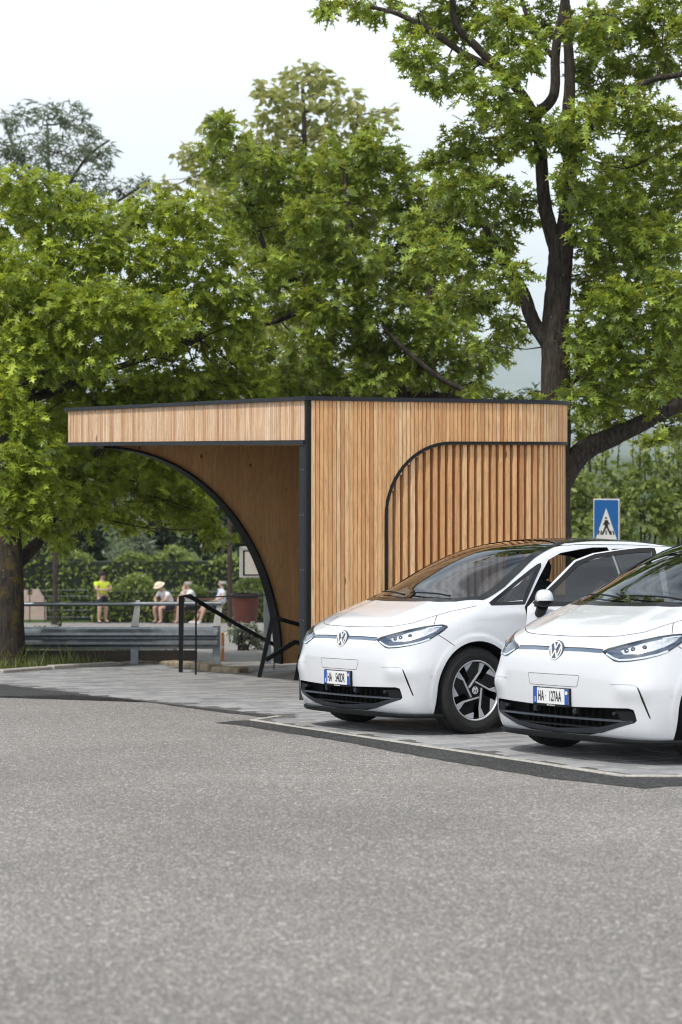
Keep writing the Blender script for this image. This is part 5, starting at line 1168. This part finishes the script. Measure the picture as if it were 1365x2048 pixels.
def rrect(x0, x1, y0, y1, r, n=5): return [(cx+r*math.cos(a0+math.pi/2*i/n), cy+r*math.sin(a0+math.pi/2*i/n)) for cx, cy, a0 in ((x1-r, y1-r, 0), (x0+r, y1-r, math.pi/2), (x0+r, y0+r, math.pi), (x1-r, y0+r, 3*math.pi/2)) for i in range(n+1)]
mb = MB(); mb.prism(rrect(-w2+.016, w2-.016, -h2+.016, h2-.016, .03), .004, .006, MS); mb.build('blue_field', M['sign_blue'], pnl)
mb = MB(); mb.prism([(-w2*.82, -h2*.80), (w2*.82, -h2*.80), (0, h2*.60)], .006, .008, MS); mb.build('triangle', M['sign_white'], pnl)
mb = MB(); s_ = w2
mb.lathe([(.085*s_/1, 0), (.085*s_, .002), (0, .002)], 14, MS @ Matrix.Translation((-.02*s_, .27*s_/1, .008)))
for pts, wd in (([(0, .12), (.02, -.38)], .26), ([(-.02, .08), (-.22, -.28)], .10), ([(.05, .06), (.26, -.22)], .10), ([(0, -.34), (-.30, -1.02)], .14), ([(.04, -.34), (.34, -1.0)], .14)): stroke(mb, pts, wd, .008, .0098, MS, s_)
for x in (-.62, -.42, .40, .60, .0): stroke(mb, [(x, -1.02), (x*.86, -.70)], .10, .008, .0094, MS, s_)
mb.build('walking_figure', M['ink'], pnl)
mb = MB(); mb.tube([(0, .08, -.1), (0, .08, hz+h2-.02)], .03, 10); mb.build('pole', M['galv'], sg, sm=40)
ly = 41.0; lb = at(-8, 1072, ly); ls = empty('road_sign', (lb.x, ly, gz(ly)), .1, 'white and blue road sign cut off at the left edge', 'sign'); hz = lb.z-gz(ly)
mb = MB(); mb.box(-.17, .17, -.01, .01, hz-.22, hz+.42, bev=.004); q = mb.build('panel', M['sign_white'], ls); mb = MB(); mb.box(-.165, .165, -.013, -.0105, hz-.20, hz-.16); mb.box(-.165, .165, -.013, -.0105, hz+.14, hz+.20); mb.box(.12, .165, -.0125, -.0105, hz-.159, hz+.139); mb.build('blue_border', M['sign_blue'], q); mb = MB(); mb.tube([(0, .04, -.1), (0, .04, hz+.4)], .03, 8); mb.build('pole', M['galv'], ls, sm=40)
# notice board on a grey post near the arch
ny = 27.9; nb = at(512, 1124, ny); nbd = empty('notice_board', (at(536, 1124, ny).x, ny, gz(ny)), math.radians(8), 'grey framed notice board on a post behind the arch', 'notice board'); hz = nb.z-gz(ny); k = ny/F
mb = MB(); mb.tube([(0, .05, -.2), (0, .05, hz+.2)], .05, 4, sq=True); mb.build('post', M['galv'], nbd)
x0, x1 = -57*k, 8*k; mb = MB(); z0, z1 = hz-31*k, hz+31*k
mb.box(x0, x1, -.03, .02, z0, z1, bev=.006); q = mb.build('case', M['galv_white'], nbd); mb = MB(); mb.box(x0+.05, x1-.02, -.036, -.0305, z0+.035, z1-.05); mb.build('gasket', M['black_metal'], q); mb = MB(); mb.box(x0+.075, x1-.03, -.042, -.0365, z0+.05, z1-.07); mb.build('panel', plain('ivory panel', (0.62, 0.60, 0.52), .5), q)
# street lamp whose head shows just over the roof
ly = 38.0; lb = at(608, 768, ly); sl_ = empty('street_lamp', (lb.x, ly, gz(ly)), 0, 'street lamp with a flat black head just above the pavilion roof', 'lamp'); hz = lb.z-gz(ly); k = ly/F
mb = MB(); mb.tube([(0, 0, -.1), (0, 0, hz*.5), (0, 0, hz+8*k)], [.06, .05, .042], 12); mb.build('pole', M['galv'], sl_, sm=40)
mb = MB(); mb.prism([(-64*k, -.10), (-58*k, -.16), (-8*k, -.14), (3*k, -.06), (3*k, .06), (-8*k, .14), (-58*k, .16), (-64*k, .10)], hz-7*k, hz+6*k); h_ = mb.build('lamp_head', M['coping'], sl_); mb = MB(); mb.box(-55*k, -14*k, -.1, .1, hz-8*k, hz-7*k-.001); mb.build('diffuser', M['sign_white'], h_)
# red planter and the brown post beside it
py_ = 46.0; pb = at(491, 1247, py_); pl = empty('planter', (pb.x, py_, gz(py_)), 0, 'big rust red planter with a dark rim near the arch', 'planter'); k = py_/F; z0 = pb.z-gz(py_)
M['rust'] = plain('rust red planter', (0.085, 0.018, 0.011), .65, vary=.25, scale=3); mb = MB(); zt = z0+57*k; mb.lathe([(0, -.05), (21*k, -.05), (22*k, z0), (28*k, zt-.03), (28.5*k, zt-.005), (26*k, zt-.005), (25*k, zt-.12), (0, zt-.12)], 28); mb.build('pot', M['rust'], pl, sm=50)
mb = MB(); mb.lathe([(28.6*k, zt-.05), (29.5*k, zt-.05), (29.5*k, zt+.03), (26.5*k, zt+.03), (26.5*k, zt-.0)], 28, closed=True); mb.build('rim', M['black_metal'], pl, sm=40); mb = MB(); mb.lathe([(25.5*k, zt-.08), (12*k, zt-.05), (0, zt-.04)], 24); mb.build('soil', M['joint'], pl)
ty = 56.0; tb = at(460, 1258, ty); tp = empty('lamp_post', (tb.x, ty, gz(ty)), 0, 'dark brown post rising beside the red planter', 'post'); k = ty/F; mb = MB(); mb.tube([(0, 0, -.1), (0, 0, 3.2)], [5*k, 4.5*k], 10); mb.build('shaft', plain('brown post', (0.035, 0.018, 0.014), .7), tp, sm=40); mb = MB(); mb.lathe([(5*k, 3.2), (7*k, 3.25), (6*k, 3.4), (0, 3.45)], 12); mb.build('cap', M['black_metal'], tp, sm=40)
# parasols, low pink wall, wire fence
M['parasol'] = plain('faded pink canvas', (0.50, 0.25, 0.20), .8); 
for px, py, wpx, y, lab in ((148, 1166, 14, 96, 'faded pink parasol, the lower and nearer of the two'), (171, 1159, 11.5, 104, 'faded pink parasol, the higher one further back')):
    c = at(px, py, y); r0 = wpx*y/F; pr = empty('parasol', (c.x, y, gz(y)), 0, lab, 'parasol', 'pink parasols in the park'); hz = c.z-gz(y); mb = MB(); mb.lathe([(0, hz+.17*2.2*r0), (r0*.5, hz+.06), (r0, hz-.10*r0*2), (r0*.98, hz-.12*r0*2), (.03, hz+.25*r0)], 8); mb.build('canopy', M['parasol'], pr); mb = MB(); mb.tube([(0, 0, -.1), (0, 0, hz+.15)], .03, 8); mb.build('pole', M['galv_white'], pr)
wy = 80.0; wb = at(60, 1195, wy); wl = empty('garden_wall', (wb.x, wy, gz(wy)), 0, 'low pale pink garden wall with a sloping end, left of the parasols', 'wall'); k = wy/F; z0 = wb.z-gz(wy)
mb = MB(); mb.prism([(-40*k, -.2), (38*k, -.2), (38*k, z0-16*k), (18*k, z0+16*k), (6*k, z0+16*k), (6*k, z0+5*k), (-4*k, z0+5*k), (-4*k, z0+14*k), (-40*k, z0+14*k)], -.1, .1, Matrix(((1, 0, 0, 0), (0, 0, -1, 0), (0, 1, 0, 0), (0, 0, 0, 1)))); mb.build('masonry', plain('pink render', (0.50, 0.38, 0.33), .9), wl)
fy = 70.0; fe = empty('wire_fence', (X(60, fy), fy, gz(fy)), 0, 'low wire fence with thin posts beyond the road', 'fence')
for px in range(30, 200, 30): mb = MB(); x = X(px, fy)-fe.location.x; mb.tube([(x, 0, -.1), (x, 0, 1.15)], .018, 6); mb.build('post', M['black_metal'], fe)
for z in (.15, .4, .65, .9, 1.12): mb = MB(); mb.tube([(X(30, fy)-fe.location.x, 0, z), (X(180, fy)-fe.location.x, 0, z)], .006, 4); mb.build('wire', M['galv'], fe)

# ------------------------------------------------------------------ people on and by the bench
M['skin'] = plain('skin', (0.46, 0.29, 0.22), .55, vary=.08); M['yellow_shirt'] = plain('yellow green shirt', (0.52, 0.62, 0.04), .8); M['white_shirt'] = plain('white shirt', (0.68, 0.68, 0.70), .8); M['blue_shirt'] = plain('pale blue shirt', (0.52, 0.58, 0.70), .8)
M['grey_shirt'] = plain('light grey shirt', (0.62, 0.63, 0.60), .8); M['navy'] = plain('navy cloth', (0.012, 0.015, 0.026), .85); M['shoe_dark'] = plain('dark shoe', (0.015, 0.017, 0.022), .6); M['shoe_white'] = plain('white shoe', (0.7, 0.7, 0.68), .6); M['hair_dark'] = plain('dark hair', (0.012, 0.009, 0.008), .7); M['hair_grey'] = plain('grey hair', (0.42, 0.40, 0.37), .7); M['straw'] = plain('pale sun hat', (0.68, 0.62, 0.46), .8); M['bench_wood'] = plain('bench timber', (0.10, 0.06, 0.035), .8)
def skin_mesh(name, J, chains, mat, parent, root, sub=1):
    idx = {}; vs = []; rd = []; es = []
    for ch in chains:
        for a in ch:
            if a not in idx: idx[a] = len(vs); vs.append(J[a][0]); rd.append(J[a][1])
        es += [(idx[a], idx[b]) for a, b in zip(ch[:-1], ch[1:])]
    me = bpy.data.meshes.new('t'); me.from_pydata(vs, es, []); o = bpy.data.objects.new('t', me); COL.objects.link(o)
    md = o.modifiers.new('s', 'SKIN'); md.use_smooth_shade = True; md.branch_smoothing = .5
    for i, r in enumerate(rd): sv = me.skin_vertices[0].data[i]; sv.radius = (r, r) if not isinstance(r, tuple) else r; sv.use_root = (i == idx[root])
    ms = o.modifiers.new('u', 'SUBSURF'); ms.levels = sub+1; ms.render_levels = sub+1
    dg = bpy.context.evaluated_depsgraph_get(); m2 = bpy.data.meshes.new_from_object(o.evaluated_get(dg)); bpy.data.objects.remove(o); bpy.data.meshes.remove(me)
    m2.name = name; smooth(m2); m2.materials.clear(); return link_mesh(name, m2, mat, parent)
def person(label, px, y, yaw, pose, shirt, shoes, hair, dz=0.0, hat=False, bald=False, zoff=0.0, sc=1.0):
    b = Vector((X(px, y), y, gz(y)+zoff)); root = empty('person', b, yaw, label, 'person', None); root.scale = (sc*1.16, sc*1.16, sc); J = {}
    V = lambda *a: Vector(a)
    lean = pose.get('lean', 0); pz = pose['pelvis']; up = V(math.sin(lean), 0, math.cos(lean)); P0 = V(0, 0, pz)
    J['pelvis'] = (P0, .145); J['waist'] = (P0+up*.18, .135); J['chest'] = (P0+up*.38, .150); J['neck0'] = (P0+up*.50, .075)
    hd = pose.get('head', lean*.6); hu = V(math.sin(hd), 0, math.cos(hd)); hf = V(math.cos(hd), 0, -math.sin(hd)); N0 = P0+up*.545
    J['neck'] = (N0, .055); J['jaw'] = (N0+hu*.085+hf*.025, .075); J['skull'] = (N0+hu*.165+hf*.012, .088); J['crown'] = (N0+hu*.215, .06); J['nose'] = (N0+hu*.12+hf*.115, .013); J['ear1'] = (N0+hu*.13+V(0, .092, 0), .018); J['ear-1'] = (N0+hu*.13+V(0, -.092, 0), .018)
    for s in (1, -1):
        sh = P0+up*.44+V(0, s*.185, 0); J['sh%d' % s] = (sh, .062); el, wr = pose['arm'][s]; J['el%d' % s] = (V(*el), .046); J['wr%d' % s] = (V(*wr), .032)
        d = (V(*wr)-V(*el)).normalized(); J['pm%d' % s] = (V(*wr)+d*.06, .034); sd = d.cross(V(0, 0, 1)).normalized() if abs(d.z) < .95 else V(0, 1, 0)
        for f in range(5):
            o_ = sd*(-.032+.016*f); L_ = (.05, .085, .09, .085, .065)[f]; q = V(*wr)+d*(.075 if f else .03)+o_*(1 if f else 1.5); J['fa%d%d' % (s, f)] = (q, .010); J['fb%d%d' % (s, f)] = (q+d*L_*.6+o_*.3+V(0, 0, -.008), .009); J['fc%d%d' % (s, f)] = (q+d*L_+o_*.3+V(0, 0, -.024), .007)
        kn, an = pose['leg'][s]; J['hip%d' % s] = (P0+V(0, s*.095, -.04), .098); J['kn%d' % s] = (V(*kn), .062); an = V(*an); J['cf%d' % s] = ((V(*kn)*.62+an*.38), .056); J['an%d' % s] = (an, .038); J['he%d' % s] = (an+V(-.02, 0, -.05), .036); J['toe%d' % s] = (an+V(.15, s*.02, -.062), .030)
    ch = [['pelvis', 'waist', 'chest', 'neck0', 'neck', 'jaw', 'skull', 'crown'], ['jaw', 'nose'], ['skull', 'ear1'], ['skull', 'ear-1']]
    for s in (1, -1):
        ch += [['chest', 'sh%d' % s, 'el%d' % s, 'wr%d' % s, 'pm%d' % s], ['pelvis', 'hip%d' % s, 'kn%d' % s, 'cf%d' % s, 'an%d' % s, 'toe%d' % s]]
        ch += [['pm%d' % s, 'fa%d%d' % (s, f), 'fb%d%d' % (s, f), 'fc%d%d' % (s, f)] for f in range(5)]
    skin_mesh('body', J, ch, M['skin'], root, 'pelvis')
    JS = {k: (p, r*1.16+.012) for k, (p, r) in J.items()}; JS['cuff1'] = (JS['sh1'][0]*.35+JS['el1'][0]*.65, .066); JS['cuff-1'] = (JS['sh-1'][0]*.35+JS['el-1'][0]*.65, .066); JS['collar'] = (J['neck0'][0]+up*.015, .082)
    skin_mesh('shirt', JS, [['pelvis', 'waist', 'chest', 'collar'], ['chest', 'sh1', 'cuff1'], ['chest', 'sh-1', 'cuff-1']], M[shirt], root, 'pelvis')
    JT = {k: (p, r*1.14+.014) for k, (p, r) in J.items()}
    for s in (1, -1): JT['hem%d' % s] = (J['hip%d' % s][0]*.22+J['kn%d' % s][0]*.78, .098)
    JT['belt'] = (P0+up*.06, .160); JT['pelvis'] = (P0+V(0, 0, -.02), .172); skin_mesh('shorts', JT, [['belt', 'pelvis', 'hip1', 'hem1'], ['pelvis', 'hip-1', 'hem-1']], M['navy'], root, 'pelvis')
    for s in (1, -1): JQ = {'a': (J['an%d' % s][0]+V(-.02, 0, .0), .048), 'h': (J['an%d' % s][0]+V(-.03, 0, -.05), .046), 'm': (J['an%d' % s][0]+V(.07, s*.01, -.055), .046), 't': (J['an%d' % s][0]+V(.17, s*.02, -.065), .040)}; skin_mesh('shoe', JQ, [['a', 'h', 'm', 't']], M[shoes], root, 'h')
    mb = MB(); c = J['skull'][0]+hu*.012-hf*.012; MH = Matrix.Translation(c) @ hu.to_track_quat('Z', 'Y').to_matrix().to_4x4()
    if hat: mb.lathe([(.165, .01), (.16, .022), (.115, .035), (.108, .085), (.07, .115), (0, .12)], 20, MH); mb.build('hat', M['straw'], root, sm=50)
    elif bald: mb.lathe([(.106, -.055), (.108, -.02), (.102, .02), (.098, .02), (.098, -.055)], 16, Matrix.Translation(-hf*.022) @ MH, closed=True); mb.build('hair', M[hair], root, sm=50)
    else: mb.lathe([(.104, -.05), (.112, .0), (.106, .04), (.08, .075), (0, .09)], 16, Matrix.Translation(-hf*.024) @ MH); mb.build('hair', M[hair], root, sm=50)
    mb = MB()
    for s in (1, -1): mb.lathe([(.011, 0), (.008, .006), (0, .008)], 8, Matrix.Translation(N0+hu*.15+hf*.093+V(0, s*.034, 0)) @ hf.to_track_quat('Z', 'Y').to_matrix().to_4x4())
    mb.build('eyes', M['hair_dark'], root); mb = MB(); mb.tube([N0+hu*.075+hf*.094+V(0, -.025, 0), N0+hu*.073+hf*.099, N0+hu*.075+hf*.094+V(0, .025, 0)], .006, 6); mb.build('mouth', M['rust'], root)
    return root
PY = 65.5; rad = math.radians
person('man in a yellow green shirt and dark shorts standing with folded arms', 205, PY, rad(-48), dict(pelvis=.92, lean=-.03, arm={1: ((.06, .27, 1.16), (.24, .05, 1.17)), -1: ((.08, -.27, 1.15), (.25, -.03, 1.12))}, leg={1: ((.03, .11, .48), (0, .12, .09)), -1: ((.03, -.11, .48), (0, -.12, .09))}), 'yellow_shirt', 'shoe_dark', 'hair_dark')
seat = lambda arm, leg, lean, head: dict(pelvis=.56, lean=lean, head=head, arm=arm, leg=leg)
person('man in a white sun hat and white shirt bent forward on the bench', 341, PY, rad(222), seat({1: ((.33, .24, .76), (.42, .06, .66)), -1: ((.33, -.24, .76), (.44, -.04, .66))}, {1: ((.44, .14, .52), (.42, .14, .09)), -1: ((.44, -.12, .52), (.36, -.15, .09))}, .50, .62), 'white_shirt', 'shoe_dark', 'hair_grey', hat=True, sc=1.08)
person('bald man in light grey with a hand at his mouth, middle of the bench', 384, PY+.2, rad(212), seat({1: ((.34, .22, .80), (.28, .07, 1.06)), -1: ((.24, -.26, .80), (.38, -.08, .66))}, {1: ((.45, .12, .54), (.50, .12, .09)), -1: ((.45, -.12, .54), (.42, -.14, .09))}, .22, .12), 'grey_shirt', 'shoe_dark', 'hair_grey', bald=True, sc=1.08)
person('man in pale blue shirt and white shoes at the right end of the bench', 441, PY+.1, rad(200), seat({1: ((.02, .30, .82), (.22, .20, .72)), -1: ((-.10, -.32, .86), (.10, -.36, .72))}, {1: ((.46, .12, .54), (.60, .12, .10)), -1: ((.44, -.12, .52), (.66, -.15, .09))}, -.08, -.02), 'blue_shirt', 'shoe_white', 'hair_grey', bald=True, sc=1.08)
bx, by = X(392, PY), PY+.15; bn = empty('park_bench', (bx, by, gz(by)), 0, 'park bench on which three men sit', 'bench')
for i in range(3): mb = MB(); mb.box(-1.25, 1.35, -.2+i*.15, -.07+i*.15, .37, .41, bev=.006); mb.build('seat_slat', M['bench_wood'], bn)
for z in (.58, .74): mb = MB(); mb.box(-1.25, 1.35, .27, .30, z, z+.1, bev=.006); mb.build('back_slat', M['bench_wood'], bn)
for x in (-1.0, 1.1):
    mb = MB(); mb.box(x-.03, x+.03, -.16, -.10, -.05, .369); mb.build('leg', M['black_metal'], bn); mb = MB(); mb.box(x-.03, x+.03, .301, .35, -.05, .86); mb.build('leg', M['black_metal'], bn)

# ------------------------------------------------------------------ hills and the air in front of them
def hill_mat():
    t = NT('forested mountain'); v = t.coord('World'); n = t.noise(v, .004, 8, .62); n2 = t.noise(v, .03, 5, .6)
    c = t.mix(.5, t.ramp(n, [(.35, (.03, .05, .03)), (.55, (.06, .085, .04)), (.72, (.17, .16, .14))]), t.ramp(n2, [(.3, .5), (.7, 1.0)]), 'MULTIPLY'); t.set(col=c, rough=.95, spec=.1); return t.m
M['hill'] = hill_mat()
def hills(name, y0, depth, ridge, seed, x0=-2600, x1=2600, nx=130, ny=16):
    rs = np.random.RandomState(seed); xs = np.linspace(x0, x1, nx); V = []; ph = rs.uniform(0, 6, 12)
    for j in range(ny+1):
        t = j/ny
        for x in xs:
            h = ridge(x)*(1+.06*math.sin(x*.004+ph[0])+.035*math.sin(x*.011+ph[1])+.02*math.sin(x*.03+ph[2])); s = math.sin(min(1, t*1.25)*math.pi/2)
            V.append((x, y0+depth*t, -9+(h+9)*s*(1+.05*math.sin(x*.007+t*9+ph[3])*(1-t))*(1 if t < .85 else .98)))
    Fc = [(j*nx+i, j*nx+i+1, (j+1)*nx+i+1, (j+1)*nx+i) for j in range(ny) for i in range(nx-1)]
    me = bpy.data.meshes.new(name); me.from_pydata(V, [], Fc); me.update(); smooth(me); return tag(link_mesh(name, me, M['hill']), kind='structure')
hills('hills', 8600, 1800, lambda x: 420+170*math.exp(-((x-1150)/700)**2)+.02*x, 3, -6500, 6500, 160)
hills('hills', 4600, 1200, lambda x: 15+110*(1/(1+math.exp(-(x-900)/160))), 4, -4500, 4500)
mb = MB(); mb.box(-9100, 9100, -70, 11200, -12, 900)
hz_m = NT('haze'); hz_m.n.remove(hz_m.b); pv = hz_m.new('VolumePrincipled', Density=0.00013, Anisotropy=0.0); pv.inputs['Color'].default_value = (0.84, 0.92, 1.0, 1); hz_m.ln(pv.outputs[0], hz_m.out.inputs['Volume'])
hzo = mb.build('haze', hz_m.m); tag(hzo, 'pale blue summer haze in front of the mountains', 'haze', kind='stuff')
